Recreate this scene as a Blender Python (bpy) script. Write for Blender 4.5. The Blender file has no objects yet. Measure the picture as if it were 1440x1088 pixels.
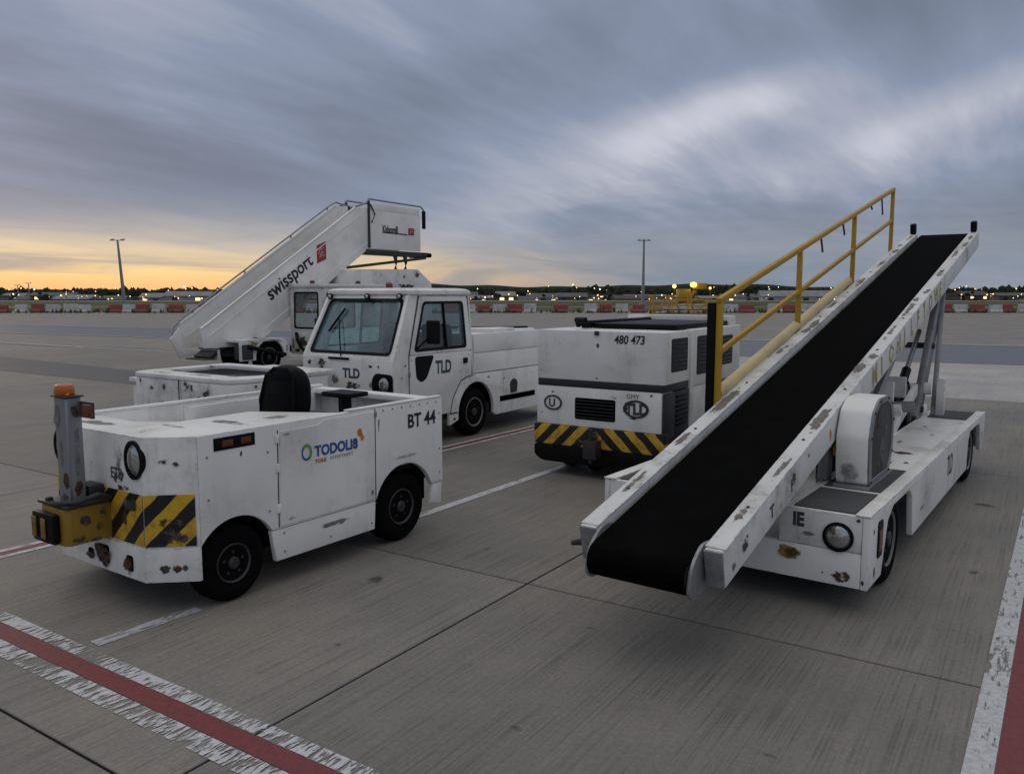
import bpy, bmesh, math, random
from mathutils import Vector, Matrix
R = math.radians
PI = math.pi
random.seed(7)
scn = bpy.context.scene
col = scn.collection

# ------------------------------------------------------------------ camera
cd = bpy.data.cameras.new('camera'); cam = bpy.data.objects.new('camera', cd); col.objects.link(cam)
cd.sensor_width = 36.0; cd.lens = 36.0 * 1150 / 1440
cd.clip_start = 0.05; cd.clip_end = 9000
cam.location = (0, 0, 2.0)
cam.rotation_euler = (R(90) - math.atan(132 / 1150), 0, R(33.3))
scn.camera = cam

# ------------------------------------------------------------------ sky
SUN_AZ = R(33.3 + 41)          # counter-clockwise from +Y: low on the left of the picture
SUN_EL = R(3.0)
ZENITH = (3.4, 2.8, 1.95)      # unseen overhead sky, boosted and warmed to add light on ground and vehicles
w = bpy.data.worlds.new('World'); scn.world = w; w.use_nodes = True
nt = w.node_tree; nt.nodes.clear()


class NT:
    """tiny helper for writing node trees"""
    def __init__(s, tree): s.t = tree
    def n(s, typ, **kw):
        nd = s.t.nodes.new(typ)
        for k, v in kw.items():
            if k == 'ins':
                for a, b in v.items():
                    if isinstance(b, bpy.types.NodeSocket): s.t.links.new(b, nd.inputs[a])
                    else: nd.inputs[a].default_value = b
            else: setattr(nd, k, v)
        return nd
    def math(s, op, a, b=0.0, c=0.0, clamp=False):
        return s.n('ShaderNodeMath', operation=op, use_clamp=clamp, ins={0: a, 1: b, 2: c}).outputs[0]
    def vmath(s, op, a, b=(0, 0, 0)):
        return s.n('ShaderNodeVectorMath', operation=op, ins={0: a, 1: b})
    def noise(s, vec, scale, detail=4, rough=.55, dist=0.0):
        return s.n('ShaderNodeTexNoise', ins={'Vector': vec, 'Scale': scale, 'Detail': detail, 'Roughness': rough, 'Distortion': dist}).outputs[0]
    def smooth(s, v, a, b, lo=0.0, hi=1.0):
        return s.n('ShaderNodeMapRange', interpolation_type='SMOOTHSTEP', ins={0: v, 1: a, 2: b, 3: lo, 4: hi}).outputs[0]
    def mix(s, f, a, b, blend='MIX'):
        nd = s.n('ShaderNodeMix', data_type='RGBA', blend_type=blend)
        for i, v in ((0, f), (6, a), (7, b)):
            if isinstance(v, bpy.types.NodeSocket): s.t.links.new(v, nd.inputs[i])
            else: nd.inputs[i].default_value = v if i == 0 or len(v) == 4 else (*v, 1)
        return nd.outputs[2]


W = NT(nt)
tc = W.n('ShaderNodeTexCoord').outputs['Generated']
sep = W.n('ShaderNodeSeparateXYZ', ins={0: tc})
zz = W.math('MAXIMUM', sep.outputs[2], 0.0)
sky = W.n('ShaderNodeTexSky', sky_type='NISHITA', sun_disc=False)
sky.sun_elevation = SUN_EL; sky.sun_rotation = -SUN_AZ; sky.air_density = 1.5; sky.dust_density = 3.0; sky.ozone_density = 2.0
clear = W.vmath('SCALE', sky.outputs[0]); clear.inputs[3].default_value = 0.09
# clouds on a flat layer overhead, drawn out into long streaks
den = W.math('ADD', zz, 0.16)
px_ = W.math('DIVIDE', sep.outputs[0], den); py_ = W.math('DIVIDE', sep.outputs[1], den)
cv = W.n('ShaderNodeCombineXYZ', ins={0: px_, 1: py_}).outputs[0]
mp = W.n('ShaderNodeMapping', ins={'Vector': cv, 'Rotation': (0, 0, R(-(33.3 + 38))), 'Scale': (1.0, 0.30, 1.0), 'Location': (3.1, 0.55, 0)}).outputs[0]
warp = W.noise(mp, 0.6, 2, .5)
mp2 = W.vmath('ADD', mp, W.n('ShaderNodeCombineXYZ', ins={0: W.math('MULTIPLY', warp, .8), 1: W.math('MULTIPLY', warp, .35)}).outputs[0]).outputs[0]
c1 = W.noise(mp2, 0.62, 3, .45)
c2 = W.noise(mp2, 2.1, 5, .55, .3)
c3 = W.noise(mp2, 5.5, 4, .6, .2)
# broad banks and breaks of the cloud deck, by compass direction and height
fwd = (-math.sin(R(33.3)), math.cos(R(33.3)), 0); rgt = (math.cos(R(33.3)), math.sin(R(33.3)), 0)
azi = W.math('ARCTAN2', W.vmath('DOT_PRODUCT', tc, rgt).outputs['Value'], W.vmath('DOT_PRODUCT', tc, fwd).outputs['Value'])
ele = W.math('ARCSINE', sep.outputs[2])
azd = W.math('ADD', W.math('MULTIPLY', azi, 180 / PI), W.math('MULTIPLY', W.math('SUBTRACT', c1, .5), 16))
eld = W.math('ADD', W.math('MULTIPLY', ele, 180 / PI), W.math('ADD', W.math('MULTIPLY', W.math('SUBTRACT', c2, .5), 3.6), W.math('MULTIPLY', W.math('SUBTRACT', c1, .5), 5)))


def bank(a0, e0, ang, su, sv, amp):
    ca, sa = math.cos(R(ang)), math.sin(R(ang))
    da = W.math('SUBTRACT', azd, a0); de = W.math('SUBTRACT', eld, e0)
    u = W.math('DIVIDE', W.math('ADD', W.math('MULTIPLY', da, ca), W.math('MULTIPLY', de, sa)), su)
    v = W.math('DIVIDE', W.math('SUBTRACT', W.math('MULTIPLY', de, ca), W.math('MULTIPLY', da, sa)), sv)
    q = W.math('ADD', W.math('MULTIPLY', u, u), W.math('MULTIPLY', v, v))
    return W.math('MULTIPLY', W.math('EXPONENT', W.math('MULTIPLY', q, -1.0)), amp)


lay = W.noise(W.n('ShaderNodeCombineXYZ', ins={0: W.math('MULTIPLY', azi, 2.6), 1: W.math('MULTIPLY', W.math('ADD', ele, W.math('MULTIPLY', W.math('SUBTRACT', c1, .5), .10)), 26.0), 2: 4.3}).outputs[0], 1.0, 5, .55, .4)
lowband = W.smooth(zz, .05, .20, 1.0, 0.0)
tot = W.math('ADD', W.math('MULTIPLY', W.math('SUBTRACT', c1, .5), .42), W.math('ADD', W.math('MULTIPLY', W.math('SUBTRACT', c2, .5), .68), W.math('MULTIPLY', W.math('SUBTRACT', c3, .5), .20)))
for args in ((7.5, 9.0, 22, 15, 2.4, .19), (14.5, 12.4, 16, 5, 1.7, .24), (29, 11.4, 17, 9, 1.6, .20), (20, 8.0, 8, 13, 3.0, .12), (-4, 4.6, 6, 9, 2.0, .14), (-22, 15.5, -25, 9, 4.5, .10), (-34, 9.5, -10, 7, 3, .10),
             (-19, 9.5, 4, 17, 3.0, -.24), (-3, 13.5, 24, 13, 2.6, -.10), (24, 17, 8, 16, 3.0, -.22), (29, 4.5, 4, 14, 2.4, -.10)):
    tot = W.math('ADD', tot, bank(*args))
tot = W.math('ADD', tot, W.math('MULTIPLY', W.math('MULTIPLY', W.math('SUBTRACT', lay, .5), lowband), .42))
lit = W.smooth(tot, -.34, .52)
cloud = W.n('ShaderNodeValToRGB', ins={0: lit})
cr = cloud.color_ramp; cr.elements[0].position = 0.0; cr.elements[0].color = (0.180, 0.212, 0.290, 1)
cr.elements[1].position = 1.0; cr.elements[1].color = (0.66, 0.67, 0.76, 1)
e = cr.elements.new(.42); e.color = (0.268, 0.320, 0.440, 1)
e = cr.elements.new(.72); e.color = (0.43, 0.455, 0.555, 1)
# overcast deck brighter towards the zenith, boosted and warmed there to light the scene
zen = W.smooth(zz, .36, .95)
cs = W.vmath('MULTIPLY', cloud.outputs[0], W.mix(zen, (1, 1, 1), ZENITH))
# towards the horizon the layer thins out and the sky behind shows
hz = W.smooth(zz, 0.015, 0.15, 1.0, 0.0)
hcol = W.mix(W.smooth(lay, .35, .65), (0.235, 0.285, 0.355), (0.33, 0.35, 0.385))
base = W.mix(W.math('MULTIPLY', hz, .75), cs.outputs[0], hcol)
# sunset glow, low and to the left
sd = Vector((-math.sin(SUN_AZ), math.cos(SUN_AZ), 0))
hl = W.math('SQRT', W.math('ADD', W.math('MULTIPLY', sep.outputs[0], sep.outputs[0]), W.math('MULTIPLY', sep.outputs[1], sep.outputs[1])))
cosaz = W.math('DIVIDE', W.vmath('DOT_PRODUCT', tc, tuple(sd)).outputs['Value'], W.math('MAXIMUM', hl, 1e-3))
az = W.smooth(cosaz, 0.58, .96)
edge = W.math('ADD', zz, W.math('ADD', W.math('MULTIPLY', W.math('SUBTRACT', c2, .5), .08), W.math('MULTIPLY', W.math('SUBTRACT', lay, .5), .10)))
top = W.math('ADD', .035, W.math('MULTIPLY', az, .058))
low = W.smooth(W.math('DIVIDE', edge, top), .25, 1.25, 1.0, 0.0)
gcol = W.n('ShaderNodeValToRGB', ins={0: W.math('MULTIPLY', zz, 8.0)})
er = gcol.color_ramp; er.elements[0].position = 0.0; er.elements[0].color = (1.05, 0.56, 0.20, 1)
er.elements[1].position = 1.0; er.elements[1].color = (0.50, 0.50, 0.50, 1)
e = er.elements.new(.20); e.color = (1.15, 0.79, 0.34, 1)
e = er.elements.new(.42); e.color = (1.0, 0.79, 0.48, 1)
e = er.elements.new(.72); e.color = (0.60, 0.56, 0.50, 1)
glow = W.math('MULTIPLY', W.math('MULTIPLY', az, low), W.smooth(lay, .36, .58, .34, 1.0))
full = W.mix(W.math('MULTIPLY', glow, .95), base, gcol.outputs[0])
final = W.mix(.06, full, clear.outputs[0])
bg = W.n('ShaderNodeBackground', ins={0: final, 1: 1.0})
W.n('ShaderNodeOutputWorld', ins={0: bg.outputs[0]})

# ------------------------------------------------------------------ sun behind the cloud, low on the left
sl = bpy.data.lights.new('sun', 'SUN'); sun = bpy.data.objects.new('sun', sl); col.objects.link(sun)
sl.energy = 0.25; sl.angle = R(14); sl.color = (1.0, 0.80, 0.58)
sdir = Vector((-math.sin(SUN_AZ) * math.cos(R(9)), math.cos(SUN_AZ) * math.cos(R(9)), math.sin(R(9))))
sun.rotation_euler = (-sdir).to_track_quat('-Z', 'Y').to_euler()

scn.view_settings.view_transform = 'Standard'; scn.view_settings.look = 'None'
scn.view_settings.exposure = 0.0; scn.view_settings.gamma = 1.0; scn.view_settings.use_curve_mapping = False
scn.cycles.max_bounces = 8; scn.cycles.transparent_max_bounces = 16

# ------------------------------------------------------------------ materials
MATS = {}


def newmat(name):
    m = bpy.data.materials.new(name); m.use_nodes = True; m.node_tree.nodes.clear()
    MATS[name] = m
    return m, NT(m.node_tree)


def finish(T, shader, disp=None):
    o = T.n('ShaderNodeOutputMaterial', ins={0: shader})


def paint(name, base, dirt=.35, dirtcol=(.13, .105, .08), rough=.42, chips=.5, metal=0.0, chipcol=(.06, .035, .02), bump=.12, edge=True, spec=.5, streak=.5):
    """painted or bare metal with grime, run-off streaks, chips and worn edges"""
    m, T = newmat(name)
    oc = T.n('ShaderNodeTexCoord').outputs['Object']
    rnd = T.n('ShaderNodeObjectInfo').outputs['Random']
    off = T.vmath('ADD', oc, T.n('ShaderNodeCombineXYZ', ins={0: T.math('MULTIPLY', rnd, 17), 1: T.math('MULTIPLY', rnd, 7)}).outputs[0]).outputs[0]
    big = T.noise(off, 1.9, 5, .62)
    st = T.noise(T.n('ShaderNodeMapping', ins={'Vector': off, 'Scale': (9, 9, .7)}).outputs[0], 1.6, 4, .6)
    fine = T.noise(off, 26, 4, .65)
    g1 = T.math('MULTIPLY', T.smooth(big, .46, .78), dirt)
    g2 = T.math('MULTIPLY', T.math('MULTIPLY', T.smooth(st, .52, .8), T.smooth(big, .35, .65)), dirt * streak * 1.6)
    g = T.math('ADD', g1, g2, clamp=True)
    g = T.math('MULTIPLY', g, T.smooth(fine, .2, .7, .55, 1.15), clamp=True)
    c = T.mix(g, base, dirtcol)
    var = T.smooth(T.noise(off, .9, 3), .3, .7, .90, 1.06)
    hsv = T.n('ShaderNodeHueSaturation', ins={'Value': var, 'Color': c}).outputs[0]
    cm = T.math('MULTIPLY', T.smooth(fine, .715 - .06 * chips, .73 - .05 * chips), T.smooth(big, .52, .62))
    if edge:
        bv = T.n('ShaderNodeBevel', samples=3, ins={0: .014}).outputs[0]
        gn = T.n('ShaderNodeNewGeometry').outputs['Normal']
        em = T.smooth(T.vmath('DOT_PRODUCT', bv, gn).outputs['Value'], .99, .86)
        ek = T.math('MULTIPLY', em, T.smooth(T.noise(off, 15, 4, .7), .52, .60))
        cm = T.math('MAXIMUM', cm, T.math('MULTIPLY', ek, .85 * min(1, chips * 1.6)))
    chipmix = T.mix(T.noise(off, 40, 2), chipcol, tuple(v * 2.6 for v in chipcol))
    cc = T.mix(T.math('MULTIPLY', cm, min(1, .4 + chips)), hsv, chipmix)
    rr = T.math('ADD', rough, T.math('MULTIPLY', g, .35))
    bh = T.math('ADD', T.math('MULTIPLY', T.noise(off, 3.2, 2), 1.0), T.math('MULTIPLY', fine, .05))
    bp = T.n('ShaderNodeBump', ins={'Strength': bump, 'Distance': .02, 'Height': bh})
    p = T.n('ShaderNodeBsdfPrincipled', ins={'Base Color': cc, 'Roughness': rr, 'Metallic': metal, 'Normal': bp.outputs[0], 'Specular IOR Level': spec})
    finish(T, p.outputs[0])
    return m


def plain(name, base, rough=.6, metal=0.0, var=.25, scale=12, bump=.15, spec=.5):
    m, T = newmat(name)
    oc = T.n('ShaderNodeTexCoord').outputs['Object']
    n = T.noise(oc, scale, 5, .6)
    c = T.mix(T.smooth(n, .3, .75), tuple(v * (1 - var) for v in base), tuple(min(1, v * (1 + var)) for v in base))
    bp = T.n('ShaderNodeBump', ins={'Strength': bump, 'Distance': .006, 'Height': T.noise(oc, scale * 4, 4)})
    p = T.n('ShaderNodeBsdfPrincipled', ins={'Base Color': c, 'Roughness': T.math('ADD', rough, T.math('MULTIPLY', T.math('SUBTRACT', n, .5), .3)), 'Metallic': metal, 'Normal': bp.outputs[0], 'Specular IOR Level': spec})
    finish(T, p.outputs[0])
    return m


def emit(name, colr, strength):
    m, T = newmat(name)
    e_ = T.n('ShaderNodeEmission', ins={0: (*colr, 1), 1: strength})
    finish(T, e_.outputs[0]); return m


def hazard(name, sign, k, period, ratio=.5, slope=1.0, yoff=.49, center=0.0):
    """yellow and black diagonal stripes printed on the sheet, mirrored about the middle"""
    m, T = newmat(name)
    oc = T.n('ShaderNodeTexCoord').outputs['Object']
    s = T.n('ShaderNodeSeparateXYZ', ins={0: oc})
    ax = T.math('ABSOLUTE', T.math('SUBTRACT', s.outputs[0], center))
    u = T.math('ADD', ax, T.math('MULTIPLY', T.math('ADD', s.outputs[1], yoff), k))
    wob = T.math('MULTIPLY', T.math('SUBTRACT', T.noise(oc, 5, 3), .5), .03)
    v = T.math('ADD', T.math('ADD', u, T.math('MULTIPLY', s.outputs[2], sign * slope)), wob)
    fr = T.math('FRACT', T.math('DIVIDE', v, period))
    isb = T.smooth(T.math('ABSOLUTE', T.math('SUBTRACT', fr, .5)), ratio * .5 - .012, ratio * .5 + .012, 1.0, 0.0)
    n = T.noise(oc, 9, 6, .7); fine = T.noise(oc, 45, 4, .7)
    ye = T.mix(T.smooth(n, .42, .72), (.66, .40, .018), (.30, .18, .03))
    bl = T.mix(T.smooth(fine, .5, .8), (.006, .006, .006), (.03, .027, .024))
    c = T.mix(isb, ye, bl)
    scr = T.math('MULTIPLY', T.smooth(fine, .62, .68), T.smooth(n, .5, .62))
    c = T.mix(T.math('MULTIPLY', scr, .8), c, (.035, .025, .02))
    bp = T.n('ShaderNodeBump', ins={'Strength': .2, 'Distance': .006, 'Height': fine})
    p = T.n('ShaderNodeBsdfPrincipled', ins={'Base Color': c, 'Roughness': .55, 'Normal': bp.outputs[0]})
    finish(T, p.outputs[0]); return m


def worn(name, colr, thr=.5, stretch=(1, 1, 1), scale=14, rough=.7, soft=.05, colr2=None, big_amt=.5, fade=False):
    """paint or dirt that lies on a surface in worn patches: bare where it has gone"""
    m, T = newmat(name)
    oc = T.n('ShaderNodeTexCoord').outputs['Object']
    mpv = T.n('ShaderNodeMapping', ins={'Vector': oc, 'Scale': stretch}).outputs[0]
    f = T.noise(mpv, scale, 6, .68); b = T.noise(oc, 1.7, 3)
    k = T.math('ADD', f, T.math('MULTIPLY', T.math('SUBTRACT', b, .5), big_amt))
    if fade: k = T.math('SUBTRACT', k, T.math('MULTIPLY', T.math('SUBTRACT', 1.0, T.n('ShaderNodeAttribute', attribute_name='fade').outputs['Fac']), .42))
    a = T.smooth(k, thr - soft, thr + soft)
    c = T.mix(T.smooth(T.noise(oc, 31, 4), .35, .7), colr, colr2 or tuple(v * .72 for v in colr))
    p = T.n('ShaderNodeBsdfPrincipled', ins={'Base Color': c, 'Roughness': rough})
    tr = T.n('ShaderNodeBsdfTransparent')
    mx = T.n('ShaderNodeMixShader', ins={0: a, 1: tr.outputs[0], 2: p.outputs[0]})
    finish(T, mx.outputs[0]); return m


def glass(name, tint=(.75, .82, .84), refl=1.0, dirt=.12):
    m, T = newmat(name)
    oc = T.n('ShaderNodeTexCoord').outputs['Object']
    tr = T.n('ShaderNodeBsdfTransparent', ins={0: (*tint, 1)})
    gl = T.n('ShaderNodeBsdfGlossy', ins={0: (1, 1, 1, 1), 'Roughness': .03})
    fr = T.math('ADD', .035, T.math('MULTIPLY', T.math('POWER', T.n('ShaderNodeLayerWeight', ins={0: .5}).outputs['Facing'], 4.0), .8))
    m1 = T.n('ShaderNodeMixShader', ins={0: T.math('MULTIPLY', fr, refl, clamp=True), 1: tr.outputs[0], 2: gl.outputs[0]})
    df = T.n('ShaderNodeBsdfDiffuse', ins={0: (.5, .55, .56, 1)})
    m2 = T.n('ShaderNodeMixShader', ins={0: T.math('MULTIPLY', T.smooth(T.noise(oc, 3.5, 5, .65), .38, .75), dirt), 1: m1.outputs[0], 2: df.outputs[0]})
    finish(T, m2.outputs[0]); return m


white = paint('white_paint', (.87, .86, .83), dirt=.30, chips=.35)
white_w = paint('white_paint_worn', (.85, .84, .81), dirt=.46, chips=.9)
white_s = paint('white_paint_stairs', (.88, .86, .82), dirt=.20, chips=.25)
white_far = paint('white_paint_weathered', (.78, .77, .75), dirt=.62, chips=.8)
rail_w = paint('rail_paint', (.74, .74, .73), dirt=.95, dirtcol=(.26, .235, .20), chips=.8)
steel = paint('grey_steel', (.30, .31, .325), dirt=.5, dirtcol=(.12, .10, .085), rough=.45, metal=.55, chips=.3)
dsteel = paint('dark_steel', (.045, .045, .048), dirt=.5, dirtcol=(.04, .03, .022), rough=.5, metal=.3, chips=.3, edge=False)
yellow = paint('yellow_paint', (.52, .30, .012), dirt=.28, dirtcol=(.16, .10, .03), rough=.5, chips=.5, chipcol=(.05, .035, .02))
yellow_dirty = paint('yellow_paint_greasy', (.30, .18, .015), dirt=1.4, dirtcol=(.03, .022, .014), rough=.5, chips=1.0, chipcol=(.03, .02, .012), bump=.3)
pale_tube = paint('pale_yellow_tube', (.60, .47, .22), dirt=.4, dirtcol=(.25, .19, .10), chips=.2, edge=False)
navy = paint('navy_paint', (.014, .018, .027), dirt=.4, dirtcol=(.07, .065, .06), rough=.45, chips=.5, chipcol=(.1, .1, .1))
black = plain('black_plastic', (.004, .004, .0045), .5, var=.3, spec=.16)
rubber = plain('tyre_rubber', (.0045, .0045, .005), .9, var=.35, scale=20, spec=.08)
vinyl = plain('seat_vinyl', (.0035, .0035, .004), .42, var=.3, scale=6, spec=.07)
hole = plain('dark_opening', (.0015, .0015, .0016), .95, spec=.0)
grille = plain('dark_grille', (.016, .017, .019), .6)
matgrey = plain('grip_mat', (.075, .078, .082), .85, var=.25, scale=60, bump=.8)
beltm = plain('belt_rubber', (.0035, .0035, .0037), .9, var=.35, scale=5, spec=.03)
rimm = paint('rim_paint', (.040, .042, .045), dirt=.7, dirtcol=(.06, .05, .04), rough=.5, chips=.5, edge=False)
rim_w = paint('rim_paint_light', (.17, .17, .165), dirt=.8, dirtcol=(.09, .075, .06), rough=.5, chips=.5, edge=False)
interior = plain('cab_interior', (.20, .22, .23), .7)
ink = plain('black_lettering', (.016, .016, .018), .55)
inkblue = plain('blue_grey_lettering', (.035, .075, .10), .5)
inkgrey = plain('grey_lettering', (.05, .055, .065), .5)
logoblue = plain('logo_blue', (.02, .10, .32), .5)
logogreen = plain('logo_green', (.16, .33, .07), .5)
logoorange = plain('logo_orange', (.60, .20, .03), .5)
logored = plain('logo_red', (.42, .022, .025), .5)
fadedyel = worn('faded_yellow_lettering', (.46, .36, .10), .42, scale=30)
redplast = paint('red_plastic', (.26, .045, .045), dirt=.65, chips=.1, edge=False)
whiteplast = paint('white_plastic', (.50, .50, .50), dirt=.6, chips=.1, edge=False)
rust = worn('rust_stain', (.10, .035, .012), .43, scale=13, colr2=(.022, .014, .01), soft=.07, fade=True)
scrape = worn('scrape_and_tone', (.030, .027, .026), .44, scale=11, colr2=(.10, .085, .07), soft=.06, fade=True)
scrape_tone_soft = worn('worn_and_toned_grey', (.22, .218, .21), .44, scale=7, colr2=(.13, .127, .12), soft=.20, fade=True)
yscrape = worn('old_yellow_paint', (.42, .26, .04), .43, scale=12, colr2=(.08, .05, .02), soft=.07, fade=True)
oil = worn('oil_stain', (.045, .042, .040), .52, scale=9, colr2=(.09, .085, .08), soft=.28, fade=True)
brownwear = worn('rail_wear', (.21, .19, .165), .40, scale=9, colr2=(.12, .10, .085), soft=.10, fade=True)
galv = plain('galvanised_steel', (.30, .31, .32), .5, metal=.5)
winglass = glass('windscreen_glass', (.76, .90, .92), 1.6, .14)
sideglass = glass('side_glass', (.74, .80, .81), 1.1, .05)
hz_bt = hazard('hazard_tractor', -1, .37, .235, .5, 1.0, .49)
hz_gpu = hazard('hazard_power_unit', 1, 0, .235, .5, 1.0, 0)

m, T = newmat('lamp_lens')
oc = T.n('ShaderNodeTexCoord').outputs['Object']
p = T.n('ShaderNodeBsdfPrincipled', ins={'Base Color': (.50, .51, .50, 1), 'Roughness': .10, 'Metallic': .8, 'Normal': T.n('ShaderNodeBump', ins={'Strength': .18, 'Distance': .01, 'Height': T.n('ShaderNodeTexVoronoi', ins={'Vector': oc, 'Scale': 45}).outputs[0]}).outputs[0]})
finish(T, p.outputs[0]); lens = m
m, T = newmat('amber_lens')
p = T.n('ShaderNodeBsdfPrincipled', ins={'Base Color': (.62, .17, .015, 1), 'Roughness': .2, 'Transmission Weight': .25})
finish(T, p.outputs[0]); amber = m
m, T = newmat('dark_amber_lens')
p = T.n('ShaderNodeBsdfPrincipled', ins={'Base Color': (.14, .035, .01, 1), 'Roughness': .25})
finish(T, p.outputs[0]); amberdark = m


def concrete(name, base, groove=1.0, tint=.10, dark=.5, rough=.72):
    """broom-finished concrete: fine grooves along Y, blotches, tyre and oil marks"""
    m, T = newmat(name)
    ps = T.n('ShaderNodeNewGeometry').outputs['Position']
    rnd = T.n('ShaderNodeObjectInfo').outputs['Random']
    gv = T.n('ShaderNodeMapping', ins={'Vector': ps, 'Scale': (70, .9, 1)}).outputs[0]
    gr = T.noise(gv, 1.0, 3, .6, .15)
    gv2 = T.n('ShaderNodeMapping', ins={'Vector': ps, 'Scale': (11, .35, 1)}).outputs[0]
    gr2 = T.noise(gv2, 1.0, 4, .6)
    blot = T.noise(ps, .55, 6, .62); spk = T.noise(ps, 38, 5, .7); mid = T.noise(ps, 3.1, 5, .6)
    v = T.math('ADD', 1 - tint, T.math('MULTIPLY', rnd, tint * 2))
    v = T.math('MULTIPLY', v, T.smooth(blot, .25, .75, .80, 1.16))
    v = T.math('MULTIPLY', v, T.smooth(gr2, .25, .75, .95, 1.05))
    v = T.math('MULTIPLY', v, T.smooth(spk, .25, .75, .86, 1.13))
    gm = T.smooth(mid, .35, .62, .25, 1.0)
    v = T.math('MULTIPLY', v, T.math('SUBTRACT', 1.0, T.math('MULTIPLY', T.math('MULTIPLY', T.smooth(gr, .47, .64), gm), .30 * groove)))
    stain = T.math('MULTIPLY', T.smooth(T.noise(ps, 1.25, 5, .65), .63, .80), dark)
    c0 = T.mix(T.smooth(blot, .35, .7), base, (base[0] * 1.03, base[1] * .99, base[2] * .93))
    c = T.mix(stain, c0, tuple(b * .45 for b in base))
    c = T.n('ShaderNodeHueSaturation', ins={'Value': v, 'Color': c}).outputs[0]
    hgt = T.math('ADD', T.math('MULTIPLY', gr, .9 * groove), T.math('MULTIPLY', spk, .5))
    bp = T.n('ShaderNodeBump', ins={'Strength': .45, 'Distance': .004, 'Height': hgt})
    p = T.n('ShaderNodeBsdfPrincipled', ins={'Base Color': c, 'Roughness': T.smooth(blot, .3, .7, rough - .06, rough + .08), 'Normal': bp.outputs[0], 'Specular IOR Level': .4})
    finish(T, p.outputs[0]); return m


conc = concrete('slab_concrete', (.216, .205, .190))
conc_far = concrete('far_concrete', (.235, .221, .207), .5, .02)
conc_pale = concrete('pale_concrete', (.40, .385, .375), .5, .02, .2, .55)
asph = concrete('asphalt', (.095, .094, .096), .3, .02, .3, .6)
asph_blue = concrete('taxilane_asphalt', (.125, .135, .155), .3, .02, .3, .5)
joint = plain('joint_sealant', (.03, .028, .027), .8)
linewhite = worn('line_white', (.62, .63, .66), .49, (3.0, .55, 1), 13, .6, .035, (.48, .49, .5), .55)
linewhite2 = worn('line_white_solid', (.56, .57, .59), .40, (3.0, .55, 1), 13, .6, .06, (.42, .43, .44), .4)
linered = worn('line_red', (.21, .040, .045), .22, (3.0, .5, 1), 14, .65, .06, (.15, .035, .038), .2)
linepale = worn('line_pale', (.50, .51, .53), .42, (1, 1, 1), 2, .6, .1, (.4, .41, .42), .4)


def grassmat(name, a, b):
    m, T = newmat(name)
    ps = T.n('ShaderNodeNewGeometry').outputs['Position']
    n1 = T.noise(T.n('ShaderNodeMapping', ins={'Vector': ps, 'Scale': (1, 1, 1)}).outputs[0], .035, 5, .6); n2 = T.noise(ps, .6, 4)
    c = T.mix(T.smooth(n1, .35, .65), a, b)
    c = T.n('ShaderNodeHueSaturation', ins={'Value': T.smooth(n2, .2, .8, .7, 1.25), 'Color': c}).outputs[0]
    p = T.n('ShaderNodeBsdfPrincipled', ins={'Base Color': c, 'Roughness': .9, 'Specular IOR Level': .1})
    finish(T, p.outputs[0]); return m


grass_m = grassmat('field_grass', (.055, .075, .022), (.12, .105, .05))
leaf_m = grassmat('far_foliage', (.020, .030, .016), (.034, .040, .022))
hill_m = grassmat('far_hill', (.020, .028, .020), (.030, .035, .026))

# ------------------------------------------------------------------ mesh helpers


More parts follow.
